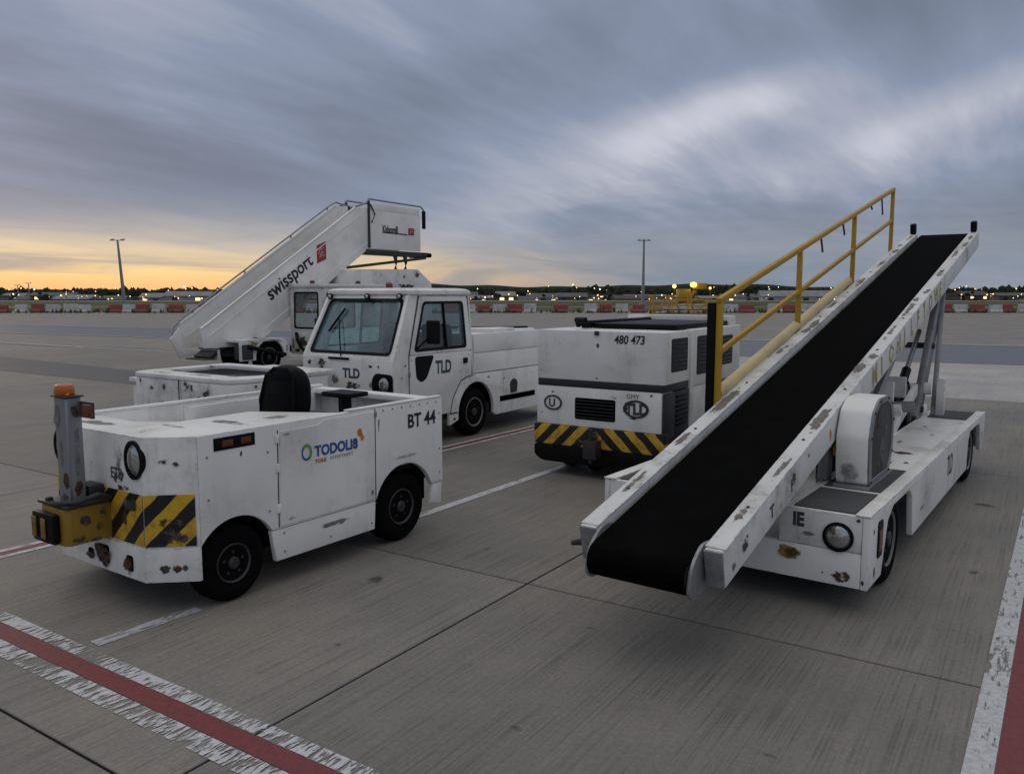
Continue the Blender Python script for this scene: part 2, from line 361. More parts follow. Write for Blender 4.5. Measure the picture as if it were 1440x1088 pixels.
class MB:
    def __init__(s, f=None): s.b = bmesh.new(); s.f = f
    def v(s, p):
        p = Vector(p)
        return s.b.verts.new(s.f(p) if s.f else p)
    def face(s, vs):
        try: return s.b.faces.new(vs)
        except ValueError: return None
    def box(s, x0, x1, y0, y1, z0, z1):
        V = [s.v(p) for p in ((x0, y0, z0), (x1, y0, z0), (x1, y1, z0), (x0, y1, z0), (x0, y0, z1), (x1, y0, z1), (x1, y1, z1), (x0, y1, z1))]
        for q in ((3, 2, 1, 0), (4, 5, 6, 7), (0, 1, 5, 4), (1, 2, 6, 5), (2, 3, 7, 6), (3, 0, 4, 7)): s.face([V[i] for i in q])
        return s
    def loft(s, loops, cap0=True, cap1=True, closed=True):
        L = [[s.v(p) for p in lp] for lp in loops]
        n = len(L[0])
        for a, b in zip(L, L[1:]):
            for i in range(n if closed else n - 1):
                j = (i + 1) % n
                s.face([a[i], a[j], b[j], b[i]])
        if cap0: s.face(list(reversed(L[0])))
        if cap1: s.face(L[-1])
        return s
    def prism(s, poly, ax, a, b):
        """2-D outline pushed along an axis; outline is (y,z) for x, (x,z) for y, (x,y) for z"""
        def P(q, t): return (t, q[0], q[1]) if ax == 0 else ((q[0], t, q[1]) if ax == 1 else (q[0], q[1], t))
        return s.loft([[P(q, a) for q in poly], [P(q, b) for q in poly]])
    def ring(s, outer, inner, P, t):
        """panel with an opening: two outlines with the same number of points, mapped by P(q, depth)"""
        n = len(outer)
        A = [[s.v(P(q, d)) for q in o] for o, d in ((outer, 0), (inner, 0), (inner, t), (outer, t))]
        for k in range(4):
            a, b = A[k], A[(k + 1) % 4]
            for i in range(n):
                j = (i + 1) % n; s.face([a[i], a[j], b[j], b[i]])
        return s
    def tube(s, pts, r, n=10, cap=True):
        pts = [Vector(p) for p in pts]; loops = []
        for i, p in enumerate(pts):
            d = (pts[min(i + 1, len(pts) - 1)] - pts[max(i - 1, 0)]).normalized()
            u = d.cross(Vector((0, 0, 1)))
            if u.length < .02: u = d.cross(Vector((0, 1, 0)))
            u.normalize(); v = u.cross(d)
            rr = r[i] if isinstance(r, (list, tuple)) else r
            loops.append([p + (u * math.cos(2 * PI * k / n) + v * math.sin(2 * PI * k / n)) * rr for k in range(n)])
        return s.loft(loops, cap, cap)
    def bar(s, a, b, w, h):
        """rectangular bar from a to b, w across, h deep"""
        a = Vector(a); b = Vector(b); d = (b - a).normalized()
        u = d.cross(Vector((0, 0, 1)))
        if u.length < .02: u = Vector((1, 0, 0))
        u.normalize(); v = u.cross(d)
        return s.loft([[p + u * w / 2 * i + v * h / 2 * j for i, j in ((-1, -1), (1, -1), (1, 1), (-1, 1))] for p in (a, b)])
    def lathe(s, prof, c, axis=0, n=28):
        """profile [(offset along axis, radius)]"""
        c = Vector(c); loops = []
        for t, r in prof:
            lp = []
            for k in range(n):
                a = 2 * PI * k / n; q = (r * math.cos(a), r * math.sin(a))
                lp.append(c + Vector((t, *q) if axis == 0 else ((q[0], t, q[1]) if axis == 1 else (q[0], q[1], t))))
            loops.append(lp)
        return s.loft(loops)
    def build(s, name, mat, parent=None, bevel=0.0, segs=2, smooth=True, ang=32):
        b = s.b
        bmesh.ops.recalc_face_normals(b, faces=b.faces)
        if bevel:
            es = [e for e in b.edges if len(e.link_faces) == 2 and e.calc_face_angle(0) > R(ang)]
            bmesh.ops.bevel(b, geom=es, offset=bevel, segments=segs, profile=.6, affect='EDGES', clamp_overlap=True)
        me = bpy.data.meshes.new(name)
        b.to_mesh(me); b.free()
        if smooth and len(me.polygons):
            me.polygons.foreach_set('use_smooth', [True] * len(me.polygons)); me.set_sharp_from_angle(angle=R(35))
        return link(name, me, mat, parent)


def link(name, me, mat, parent=None):
    o = bpy.data.objects.new(name, me); col.objects.link(o)
    if mat and me and not me.materials: me.materials.append(mat)
    if parent: o.parent = parent
    return o


def thing(name, label, cat, loc, rz=0.0, group=None):
    o = bpy.data.objects.new(name, None); col.objects.link(o); o.location = loc; o.rotation_euler = (0, 0, R(rz))
    o.empty_display_size = .2
    return tag(o, label, cat, group)


def tag(o, label, cat, group=None):
    o['label'] = label; o['category'] = cat
    if group: o['group'] = group
    return o


def struct(o): o['kind'] = 'structure'; return o


def box(name, mat, parent, x0, x1, y0, y1, z0, z1, bevel=.006, f=None):
    return MB(f).box(x0, x1, y0, y1, z0, z1).build(name, mat, parent, bevel)


def rrect(x0, x1, y0, y1, r, n=4):
    pts = []
    for cx, cy, a0 in ((x1 - r, y1 - r, 0), (x0 + r, y1 - r, 90), (x0 + r, y0 + r, 180), (x1 - r, y0 + r, 270)):
        for k in range(n + 1):
            a = R(a0 + 90 * k / n); pts.append((cx + r * math.cos(a), cy + r * math.sin(a)))
    return pts


def rpoly(poly, r, n=3):
    """round the corners of an outline"""
    out = []
    m = len(poly)
    for i in range(m):
        p = Vector(poly[i]); a = Vector(poly[i - 1]); b = Vector(poly[(i + 1) % m])
        da = (a - p); db = (b - p); q = min(r, da.length * .45, db.length * .45)
        s, e = p + da.normalized() * q, p + db.normalized() * q
        for k in range(n + 1):
            t = k / n; out.append(tuple(s * (1 - t) ** 2 + p * 2 * t * (1 - t) + e * t * t))
    return out


def arc(cy, cz, r, a0, a1, n=14):
    return [(cy + r * math.cos(R(a0 + (a1 - a0) * k / n)), cz + r * math.sin(R(a0 + (a1 - a0) * k / n))) for k in range(n + 1)]


def text(name, s, size, org, u, v, mat, parent, bold=0.0, sx=1.0, lift=.0025, shear=0.0):
    cu = bpy.data.curves.new('lettering', 'FONT'); cu.body = s; cu.size = size; cu.offset = bold; cu.resolution_u = 3; cu.shear = shear
    o = bpy.data.objects.new('lettering', cu)
    col.objects.link(o)
    dg = bpy.context.evaluated_depsgraph_get()
    me = bpy.data.meshes.new_from_object(o.evaluated_get(dg))
    bpy.data.objects.remove(o); bpy.data.curves.remove(cu)
    u = Vector(u).normalized(); v = Vector(v).normalized(); n = u.cross(v); org = Vector(org)
    for q in me.vertices: q.co = org + u * q.co.x * sx + v * q.co.y + n * lift
    me.materials.clear()
    return link(name, me, mat, parent)


def patch(name, c, u, v, wd, ht, mat, parent, seed=0, lift=.002, n=16, rough=.35):
    """a thin irregular mark lying on a surface (scrape, stain, old paint)"""
    rg = random.Random(seed); u = Vector(u).normalized(); v = Vector(v).normalized(); nn = u.cross(v); c = Vector(c)
    pts = [c + nn * lift]
    rs = [1 - rough * rg.random() for _ in range(n)]
    for q in (.62, 1.12):
        for k in range(n):
            a = 2 * PI * k / n
            pts.append(c + u * math.cos(a) * wd / 2 * rs[k] * q + v * math.sin(a) * ht / 2 * rs[k] * q + nn * lift)
    fs = [(0, 1 + k, 1 + (k + 1) % n) for k in range(n)] + [(1 + k, 1 + n + k, 1 + n + (k + 1) % n, 1 + (k + 1) % n) for k in range(n)]
    me = bpy.data.meshes.new(name); me.from_pydata([tuple(p) for p in pts], [], fs)
    at = me.attributes.new('fade', 'FLOAT', 'POINT'); at.data.foreach_set('value', [1.0] + [.85] * n + [0.0] * n)
    return link(name, me, mat, parent)


X_, Y_, Z_ = Vector((1, 0, 0)), Vector((0, 1, 0)), Vector((0, 0, 1))


def wheel(parent, x, y, r, wd, side=1, rimmat=None, rr=.6):
    """tyre (part) with rim, hub and nuts under it; x is the outer face, side = +1 faces +x"""
    g = .006
    sgn = side
    prof = [(-wd, r * .62), (-wd + .005, r * .88), (-wd + .03, r * .975), (-wd * .72, r), (-wd * .70, r - .014), (-wd * .66, r - .014), (-wd * .64, r), (-wd * .36, r), (-wd * .34, r - .014), (-wd * .30, r - .014), (-wd * .28, r), (-.03, r * .975), (-.006, r * .88), (0, r * .78), (-.004, r * .66), (-.02, r * rr)]
    b = MB(); b.lathe([(t * sgn, q) for t, q in prof], (x, y, r), 0, 40)
    o = b.build('wheel', rubber, parent)
    b = MB()
    b.lathe([(t * sgn, q) for t, q in [(-.06, r * rr * 1.0), (-.012, r * rr * 1.03), (-.006, r * rr), (-.014, r * rr * .93), (-.050, r * rr * .86), (-.060, r * rr * .62), (-.035, r * rr * .50), (-.032, r * rr * .40), (-.032, r * .03)]], (x, y, r), 0, 32)
    rim = b.build('rim', rimmat or rimm, o)
    b = MB(); b.lathe([(t * sgn, q) for t, q in [(-.035, r * .17), (-.012, r * .165), (-.002, r * .13), (0, r * .01)]], (x, y, r), 0, 16)
    b.build('hub', dsteel, o)
    for k in range(5):
        a = 2 * PI * k / 5 + .3
        b = MB(); b.lathe([(-.037 * sgn, .011), (-.018 * sgn, .011), (-.016 * sgn, .002)], (x, y + math.cos(a) * r * .29, r + math.sin(a) * r * .29), 0, 6)
        b.build('wheel_nut', dsteel, o)
    return o


# ------------------------------------------------------------------ the ground
def sheet(name, pts, z, mat):
    me = bpy.data.meshes.new(name); me.from_pydata([(x, y, z) for x, y in pts], [], [list(range(len(pts)))]); return struct(link(name, me, mat))


b = MB(); n = 96
rows = []
for rad, zg in ((240, -.05), (300, -6.0), (2200, -6.0), (7000, -6.0)):
    rows.append([b.v((rad * math.cos(2 * PI * k / n), rad * math.sin(2 * PI * k / n), zg)) for k in range(n)])
b.face(rows[0])
for r0, r1 in zip(rows, rows[1:]):
    for k in range(n): b.face([r0[k], r0[(k + 1) % n], r1[(k + 1) % n], r1[k]])
struct(b.build('grass_field', grass_m, None, smooth=False))
FW = Vector((-math.sin(R(33.3)), math.cos(R(33.3)))); RT = Vector((FW.y, -FW.x))


def fr(d, s): q = FW * d + RT * s; return (q.x, q.y)      # place by distance ahead and sideways, in metres


sheet('far_apron', [fr(-40, -120), fr(-40, 120), fr(91, 130), fr(91, -130)], -.034, conc_far)
sheet('taxilane', [(-170, 2.4), (-45.2, 20.7), (-.5, 27.2), (60, 36.0), (60, 46.8), (-.8, 36.4), (-57.7, 26.6), (-170, 7.1)], -.028, asph_blue)
sheet('pale_apron', [(-9, 17.75), (40, 17.75), (40, 33.0), (-.5, 27.1), (-9, 25.85)], -.026, conc_pale)
sheet('dark_apron_strip', [(-60, 10.42), (-13, 10.42), (-12, 11.2), (-14, 11.9), (-22, 12.4), (-30, 12.9), (-60, 13.2)], .003, asph)
for nm, a, c, wd, mt in (('lane_line', (-120, 9.55), (-14, 25.0), .13, linepale), ('lane_line', (-120, 14.5), (-14, 33.0), .16, linepale), ('lane_line', (-90, 14.2), (-17, 17.2), .12, linepale), ('lane_line', (-12, 36.9 - 1.9), (50, 45.1), .2, linepale)):
    a = Vector(a); c = Vector(c); nn = Vector((-(c - a).y, (c - a).x)).normalized() * wd / 2
    sheet(nm, [a - nn, c - nn, c + nn, a + nn], .007, mt)
# the slabs of the apron, with open joints
ap = struct(MB().box(-30, 9.5, -7.0, 17.7, -.024, -.014).build('apron', joint))
xs = [-29.9, -24.3, -18.6, -12.9, -8.62, -2.92, 2.8, 8.5]; ys = [-6.8, -1.08, 1.78, 4.64, 10.36, 17.66]
for i in range(len(xs) - 1):
    for j in range(len(ys) - 1):
        if (xs[i + 1] < -17 and ys[j + 1] > 12): pass
        MB().box(xs[i] + .008, xs[i + 1] - .008, ys[j] + .008, ys[j + 1] - .008, -.012, 0).build('slab', conc, ap, .004, 1)


def stripe(name, a, c, o0, o1, mat, z=.004):
    """painted band along a-c, between two sideways offsets"""
    a = Vector(a); c = Vector(c); nn = Vector((-(c - a).y, (c - a).x)).normalized()
    return sheet(name, [a + nn * o0, c + nn * o0, c + nn * o1, a + nn * o1], z, mat)


A, B_ = (-9.8, 2.06), (1.5, 2.06)
stripe('painted_line', A, B_, 0, .117, linewhite); stripe('painted_line', A, B_, .121, .237, linered); stripe('painted_line', A, B_, .241, .335, linewhite)
A, B_ = (-.16, 2.45), (.12, 17.6)
stripe('painted_line', A, B_, -.055, .06, linewhite2); stripe('painted_line', A, B_, -.17, -.059, linered); stripe('painted_line', A, B_, -.285, -.174, linewhite2)
stripe('painted_line', (-4.47, 2.44), (-4.43, 3.10), -.05, .05, linewhite2); stripe('painted_line', (-4.66, 5.25), (-4.60, 10.3), -.05, .05, linewhite2)
A, B_ = (-6.66, 2.46), (-6.22, 14)
stripe('painted_line', A, B_, -.10, -.035, linewhite2); stripe('painted_line', A, B_, -.031, .055, linered); stripe('painted_line', A, B_, .059, .12, linewhite2)
for k, (x, y, wd, ht) in enumerate(((-.92, 3.42, .16, .05), (-1.95, 3.0, .12, .07), (-1.3, 2.6, .05, .04), (-4.9, 4.2, .7, 1.1), (-3.85, 4.1, .16, .22), (-3.6, 5.1, .10, .12), (-1.9, 6.6, .8, 1.2), (-.35, 6.6, .10, .16), (-.42, 8.8, .3, .2), (-3.3, 3.2, .08, .06), (-7.3, 8.2, .7, .9), (-2.2, 4.2, .07, .05))):
    q = patch('oil_spot', (x, y, .001), X_, Y_, wd, ht, oil, None, k + 40); q['kind'] = 'structure'

# ------------------------------------------------------------------ near baggage tractor, number on its side


def rim_plate(b, pts, z0, z1, t):
    """wall of thickness t along a plan polyline"""
    pts = [Vector(p) for p in pts]; inn = []
    for i, p in enumerate(pts):
        d0 = (p - pts[i - 1]).normalized() if i else (pts[1] - p).normalized()
        d1 = (pts[i + 1] - p).normalized() if i < len(pts) - 1 else d0
        n0 = Vector((-d0.y, d0.x)); n1 = Vector((-d1.y, d1.x)); nn = (n0 + n1); nn = nn / nn.length / max(.5, (nn.normalized().dot(n0)))
        inn.append(p + nn * t)
    poly = [tuple(p) for p in pts] + [tuple(p) for p in reversed(inn)]
    return b.prism(poly, 2, z0, z1)


def headlight(parent, c, r, d, name='headlight', oval=1.0):
    """round lamp in a black bezel facing direction d"""
    d = Vector(d).normalized(); c = Vector(c); u = d.cross(Z_).normalized(); v = u.cross(d)
    def f(p): return c + u * p.x + v * p.z * oval + d * p.y
    b = MB(f); b.lathe([(-.02, r * 1.25), (.010, r * 1.25), (.012, r * 1.02), (-.004, r), (-.02, r * .96)], (0, 0, 0), 1, 28)
    o = b.build(name, black, parent)
    b = MB(f); b.lathe([(-.012, r * .99), (.002, r * .97), (.014, r * .7), (.020, r * .3), (.021, .002)], (0, 0, 0), 1, 24)
    b.build('lens', lens, o)
    return o


def baggage_tractor():
    a = R(-1.5)
    t = thing('baggage_tractor', 'white baggage tractor marked BT 44 with a grey post and yellow hitch in front', 'tractor', (-4.30 - .75 * math.cos(a), 3.32 - .75 * math.sin(a), 0), -1.5)
    H0, T0 = .225, 1.13
    # bumper under the nose
    b = MB(); rim_plate(b, [(-.745, -.262), (-.745, -.285), (-.505, -.495), (.505, -.495), (.745, -.285), (.745, -.262)], H0, .435, .05)
    o = b.build('bumper', white_w, t, .012)
    # nose plates
    b = MB(); rim_plate(b, [(-.745, -.264), (-.745, -.277), (-.505, -.485), (.505, -.485), (.745, -.277), (.745, -.264)], .435, T0, .04)
    b.build('nose', white_w, t, .015)
    # hazard sheets
    for p0, p1 in (((-.502, -.4885), (.502, -.4885)), ((.509, -.4865), (.737, -.287)), ((-.737, -.287), (-.509, -.4865))):
        b = MB(); p0 = Vector(p0); p1 = Vector(p1); nn = Vector(((p1 - p0).y, -(p1 - p0).x)).normalized() * .005
        b.prism([tuple(p0), tuple(p1), tuple(p1 + nn), tuple(p0 + nn)], 2, .45, .775)
        b.build('hazard_panel', hz_bt, t, .002, 1)
    # sides
    for sgn in (1, -1):
        x0, x1 = .70 * sgn, .748 * sgn
        prof = [(-.262, .435), (-.262, 1.13), (2.07, 1.13), (2.07, .42)] + arc(1.60, .30, .345, 20, 161.4, 16) + arc(.0, .25, .322, 29.8, 150.2, 14)
        prof = [q for q in prof if q[0] >= -.262]
        MB().prism(prof, 0, x0, x1).build('side_panel', white, t, .014, 3)
        MB().prism([(.31, .185), (1.255, .185), (1.27, .405), (.275, .405)], 0, x0, x1 - .006 * sgn).build('rocker_panel', white, t, .008)
        MB().prism([(1.90, .255), (2.055, .225), (2.068, .412), (1.945, .412)], 0, x0, x1 - .006 * sgn).build('rear_corner_panel', white_w, t, .006)
        # arch liners
        for cy, rr, cz in ((0, .322, .25), (1.60, .345, .30)):
            out = arc(cy, cz, rr, 28, 152, 16); inn = arc(cy, cz, rr + .02, 152, 28, 16)
            MB().prism(out + inn, 0, .30 * sgn, .69 * sgn).build('wheel_arch', hole, t)
    # near side: access door, its seams and the marker lamp
    MB().prism(rpoly([(.345, .425), (1.245, .425), (1.255, 1.105), (.75, 1.105), (.70, 1.075), (.36, 1.075)], .012), 0, .746, .754).build('access_door', white, t, .002, 1)
    for (ya, za, yb, zb) in ((.335, .42, .345, 1.085), (1.265, .41, 1.272, 1.125)):
        MB().bar((.7485, ya, za), (.7485, yb, zb), .003, .007).build('seam', hole, t)
    box('latch', steel, t, .752, .760, 1.262, 1.282, 1.06, 1.10, .002)
    box('latch', steel, t, .752, .760, 1.215, 1.232, .47, .50, .002)
    o = box('marker_lamp', black, t, .744, .753, -.150, .160, 1.018, 1.100, .004)
    for y0 in (-.09, .05): box('lens', amberdark, o, .750, .756, y0, y0 + .08, 1.038, 1.080, .004)
    # top: nose deck, near deck strip, rear deck, inner walls of the well
    MB().prism([(.12, -.44), (.48, -.44), (.70, -.25), (.70, .95), (.10, .62)], 2, 1.085, 1.128).build('deck', white_w, t, .006)
    MB().prism([(-.70, -.25), (-.48, -.44), (.115, -.44), (.115, -.12), (-.70, -.12)], 2, 1.082, 1.124).build('nose_lid', white_w, t, .006)
    b = MB(); b.loft([[(-.698, -.115, 1.08), (.10, -.115, 1.10), (.10, -.115, 1.06), (-.698, -.115, 1.04)], [(-.698, .66, .98), (.095, .62, .98), (.095, .62, .94), (-.698, .66, .94)]])
    b.build('dash_cowl', white_w, t, .005)
    box('rear_deck', white, t, -.70, .70, 1.93, 2.05, 1.08, 1.126)
    for sgn in (1, -1):
        MB().box(.655 * sgn, .699 * sgn, .60, 1.928, .62, 1.10).build('well_wall', white_w, t, .004)
    box('top_rail', white, t, -.752, -.69, -.22, 2.06, 1.131, 1.150, .006)
    box('top_rail', white, t, .692, .752, 1.0, 2.06, 1.131, 1.146, .006)
    box('floor', black, t, -.70, .70, -.05, 2.02, .58, .62)
    box('dash_panel', black, t, -.65, .09, .655, .70, .625, .975)
    box('tail_panel', white, t, -.74, .74, 2.03, 2.072, .42, 1.128, .01)
    # driver seat
    sb = MB()
    prof = [(-.20, 0), (.20, 0), (.245, .16), (.225, .34), (.15, .44), (0, .475), (-.15, .44), (-.225, .34), (-.245, .16)]
    pr = rpoly(prof, .06, 4)
    c0 = Vector((.10, .93, .98))
    lean = .10
    loops = []
    for dy, sc in ((-.07, .80), (-.055, .93), (-.02, 1.0), (.035, 1.0), (.07, .93), (.085, .80)):
        loops.append([(c0.x + q[0] * sc, c0.y + dy + lean * q[1], c0.z + .22 + (q[1] - .22) * sc) for q in pr])
    sb.loft(loops).build('seat_back', vinyl, t)
    for y_, zz_, hh_ in ((-.072, 1.06, .16), (-.066, 1.24, .15)):
        MB().prism(rrect(c0.x - .15, c0.x + .15, zz_, zz_ + hh_, .05, 4), 1, c0.y + y_ + .008 + lean * (zz_ - c0.z), c0.y + y_ + .03 + lean * (zz_ - c0.z + hh_)).build('seat_panel', vinyl, t, .008, 2)
    for sx_ in (-1, 1): MB().tube([(c0.x + sx_ * .19, c0.y - .06, 1.02), (c0.x + sx_ * .20, c0.y - .05, 1.18), (c0.x + sx_ * .16, c0.y - .02, 1.36), (c0.x + sx_ * .07, c0.y - .01, 1.425)], .014, 8).build('seat_piping', vinyl, t)
    MB().prism(rrect(-.15, .35, .55, 1.0, .08), 2, .86, .99).build('seat_cushion', vinyl, t, .03, 3)
    box('seat_base', black, t, -.08, .28, .62, .94, .62, .86)
    # dark tray on the far wall behind the seat
    box('tray', black, t, -.10, .22, 1.50, 1.74, 1.135, 1.175, .012)
    box('tray_post', black, t, .02, .10, 1.58, 1.66, .62, 1.134)
    # hitch, post, beacon
    b = MB(); b.prism([(-.14, -.78), (.12, -.78), (.15, -.75), (.15, -.49), (-.17, -.49), (-.17, -.75)], 2, .455, .69)
    h = b.build('hitch', yellow_dirty, t, .014)
    box('hitch_jaw', black, h, -.17, .09, -.83, -.783, .47, .66, .02)
    for x0 in (-.15, -.04): box('jaw_plate', yellow_dirty, h, x0, x0 + .05, -.842, -.832, .50, .63, .006)
    for k, (y, z, wd, ht) in enumerate(((-.66, .60, .10, .10), (-.57, .55, .08, .08), (-.70, .49, .14, .06), (-.55, .64, .07, .06), (-.62, .47, .2, .04))): patch('grease', (.1515, y, z), Y_, Z_, wd, ht, scrape, h, 900 + k)
    box('hitch_plate', dsteel, h, -.19, .16, -.78, -.49, .693, .712, .006)
    for k, (x, y) in enumerate(((-.11, -.745), (.11, -.66), (.08, -.56))):
        MB().lathe([(-.02, .022), (.03, .022), (.034, .004)], (x, y, .70), 2, 10).build('pin', dsteel, h)
    b = MB(); b.prism(rrect(-.045, .105, -.715, -.615, .015, 2), 2, .712, 1.365)
    po = b.build('post', steel, t, .004, 1)
    box('post_cap', dsteel, po, -.055, .115, -.725, -.605, 1.366, 1.376, .003)
    box('bracket', dsteel, po, .106, .25, -.63, -.615, 1.24, 1.34, .004)
    box('side_lamp', amberdark, po, .17, .26, -.66, -.632, 1.25, 1.33, .008)
    MB().lathe([(0, .055), (.01, .06), (.045, .058), (.06, .05), (.068, .03), (.07, .003)], (.005, -.668, 1.377), 2, 20).build('beacon', amber, po)
    box('console', black, t, -.40, .60, 1.25, 1.45, .625, 1.02, .02)
    for k, (x, z, wd, ht, mt) in enumerate(((-.01, 1.25, .10, .22, scrape_tone_soft), (.06, .85, .12, .16, rust), (.02, 1.02, .06, .3, scrape_tone_soft), (.03, .74, .14, .08, scrape))): patch('rust_stain', (x, -.7155, z), X_, Z_, wd, ht, mt, po, 940 + k)
    for k, (y, z, wd, ht, mt) in enumerate(((-.665, 1.28, .07, .12, scrape), (-.66, .80, .08, .16, rust), (-.66, 1.05, .06, .4, scrape_tone_soft))): patch('rust_stain', (.1055, y, z), Y_, Z_, wd, ht, mt, po, 950 + k)
    MB().tube([(.16, -.50, .72), (.20, -.60, .76), (.17, -.72, .73), (.05, -.80, .72)], .016, 8).build('chain', dsteel, h)
    box('clevis', dsteel, h, -.06, .10, -.60, -.50, .713, .80, .012)
    # lamps on the nose
    headlight(t, (.43, -.488, .985), .078, (0, -1, 0), oval=1.25); headlight(t, (-.43, -.488, .985), .078, (0, -1, 0), oval=1.25)
    for k in range(7): MB().lathe([(-.001, .008), (.004, .007), (.005, .001)], (.7485, 1.36 + k * .105, 1.10), 0, 8).build('bolt', steel, t)
    for y, z in ((-.20, .99), (-.20, .72), (.26, .95), (.26, .55), (.38, .24), (.80, .24), (1.22, .24), (.38, .37), (2.03, 1.0), (2.03, .70), (2.03, .50)):
        MB().lathe([(-.001, .008), (.004, .007), (.005, .001)], (.7485 if z > .41 else .743, y, z), 0, 8).build('bolt', steel, t)
    for z in (.52, .80, 1.0): box('hinge', white, t, .7485, .759, .322, .352, z, z + .06, .003)
    for k, (y, z, wd, ht) in enumerate(((.45, .46, .14, .05), (.42, 1.05, .12, .03), (1.31, 1.0, .03, .2), (.85, .33, .4, .06), (1.62, .70, .5, .05))):
        patch('grime', (.7548 if .34 < y < 1.25 and z > .42 else (.7485 if z > .41 else .7435), y, z), Y_, Z_, wd, ht, scrape_tone_soft, t, 970 + k, .0012)
    # towing eyes and holes in the bumper
    for x, wd, ht in ((.04, .12, .12), (.34, .07, .10), (-.12, .06, .07)):
        MB().prism(rrect(x - wd / 2, x + wd / 2, .27, .27 + ht, .015, 2), 1, -.500, -.492).build('bumper_hole', hole, t)
        patch('rust_stain', (x, -.497, .27 + ht / 2), X_, Z_, wd * 2.6, ht * 2.0, rust, t, int(x * 50) + 3, .0105)
    ch = Vector((.245, .21, 0)).normalized()
    mid = Vector((.625, -.39, 0))
    out = Vector((ch.y, -ch.x, 0))
    for k, (du, z, wd, ht, mt) in enumerate(((-.02, .98, .14, .08, scrape), (.045, .955, .10, .08, rust), (-.04, .31, .11, .08, scrape), (.03, .31, .08, .08, rust), (.08, .315, .06, .06, scrape), (0.03, .52, .26, .18, scrape), (.0, .60, .24, .10, scrape), (-.03, .62, .10, .05, yscrape))):
        patch('scrape_and_tone', mid + ch * du + out * (.0 if z < .43 else (.001 if z < .8 else -.0055)) + Z_ * z, ch, Z_, wd, ht, mt, t, 60 + k)
    for k, (x, z, wd, ht, mt) in enumerate(((.24, 1.0, .18, .30, scrape_tone_soft), (.24, .86, .22, .14, scrape), (.30, .79, .26, .08, rust), (.40, .70, .16, .14, scrape), (.30, .62, .14, .2, scrape), (.33, .70, .18, .12, scrape_tone_soft))):
        patch('scrape_and_tone', (x, -.4865 if z > .78 else -.4945, z), X_, Z_, wd, ht, mt, t, 80 + k, .002)
    text('lettering', 'ETP', .10, (.155, -.4855, .845), X_, Z_, inkgrey, t, .002, .8)
    # wear on the near side and deck
    for k, (y, z, wd, ht, mt) in enumerate(((.05, .975, .03, .07, scrape), (1.50, .97, .02, .02, scrape), (1.24, .80, .025, .01, scrape), (1.86, .98, .03, .02, scrape_tone_soft), (1.27, .39, .03, .03, rust))):
        patch('scrape_and_tone', (.7545 if .34 < y < 1.26 else .7485, y, z), Y_, Z_, wd, ht, mt, t, 90 + k)
    for k, (x, y, wd, ht) in enumerate(((.42, .2, .5, .18), (.25, -.1, .34, .12), (.5, .55, .2, .3), (-.3, -.3, .5, .15))):
        patch('worn_patch', (x, y, 1.1285 if x > .1 else 1.1245), X_, Y_, wd, ht, scrape_tone_soft, t, 120 + k)
    # writing
    text('lettering', 'BT 44', .155, (.7485, 1.635, .925), Y_, Z_, ink, t, .004, .92)
    text('logo_lettering', 'TODOLI8', .105, (.7545, .66, .855), Y_, Z_, logoblue, t, .004, .93)
    text('logo_lettering', '3', .09, (.7545, 1.045, .855), Y_, Z_, logoblue, t, .002, .8)
    text('logo_tagline', 'TOLE', .036, (.7545, .66, .808), Y_, Z_, logoorange, t, .002, 1.2)
    text('logo_tagline', 'FFTFFTFIFFT', .036, (.7545, .80, .808), Y_, Z_, logogreen, t, .0, 1.2)
    b = MB(lambda p: Vector((.757, .585, .895)) + Vector((0, p.x * .8, p.y)))
    for k in range(2):
        a0, a1 = ((-60, 140), (135, 310))[k]
        oo = arc(0, 0, .062 - .006 * k, a0, a1, 14); ii = arc(0, 0, .038 + .003 * k, a1, a0, 14)
        bb = MB(lambda p: Vector((.757, .585, .895)) + Vector((0, p.x * .8, p.y))); vs = [bb.v((q[0], q[1], 0)) for q in oo + ii]; bb.face(vs)
        bb.build('logo_ring', (logogreen, logoblue)[k], t, smooth=False)
    b.b.free()
    for k, (y, z, wd, ht) in enumerate(((1.10, .965, .05, .06), (1.125, .925, .035, .05))):
        patch('logo_figure', (.7545, y, z), Y_, Z_, wd, ht, logoorange, t, k, .0025, 12, .2)
    wheel(t, .715, 0, .255, .19, 1, None, .50); wheel(t, .715, 1.60, .283, .20, 1, None, .50); wheel(t, -.715, 0, .255, .19, -1, None, .50); wheel(t, -.715, 1.60, .283, .20, -1, None, .50)
    for y in (0, 1.6): MB().tube([(-.60, y, .28), (.60, y, .28)], .05).build('axle', dsteel, t)
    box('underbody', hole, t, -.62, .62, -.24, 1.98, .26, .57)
    return t


baggage_tractor()

# ------------------------------------------------------------------ belt loader


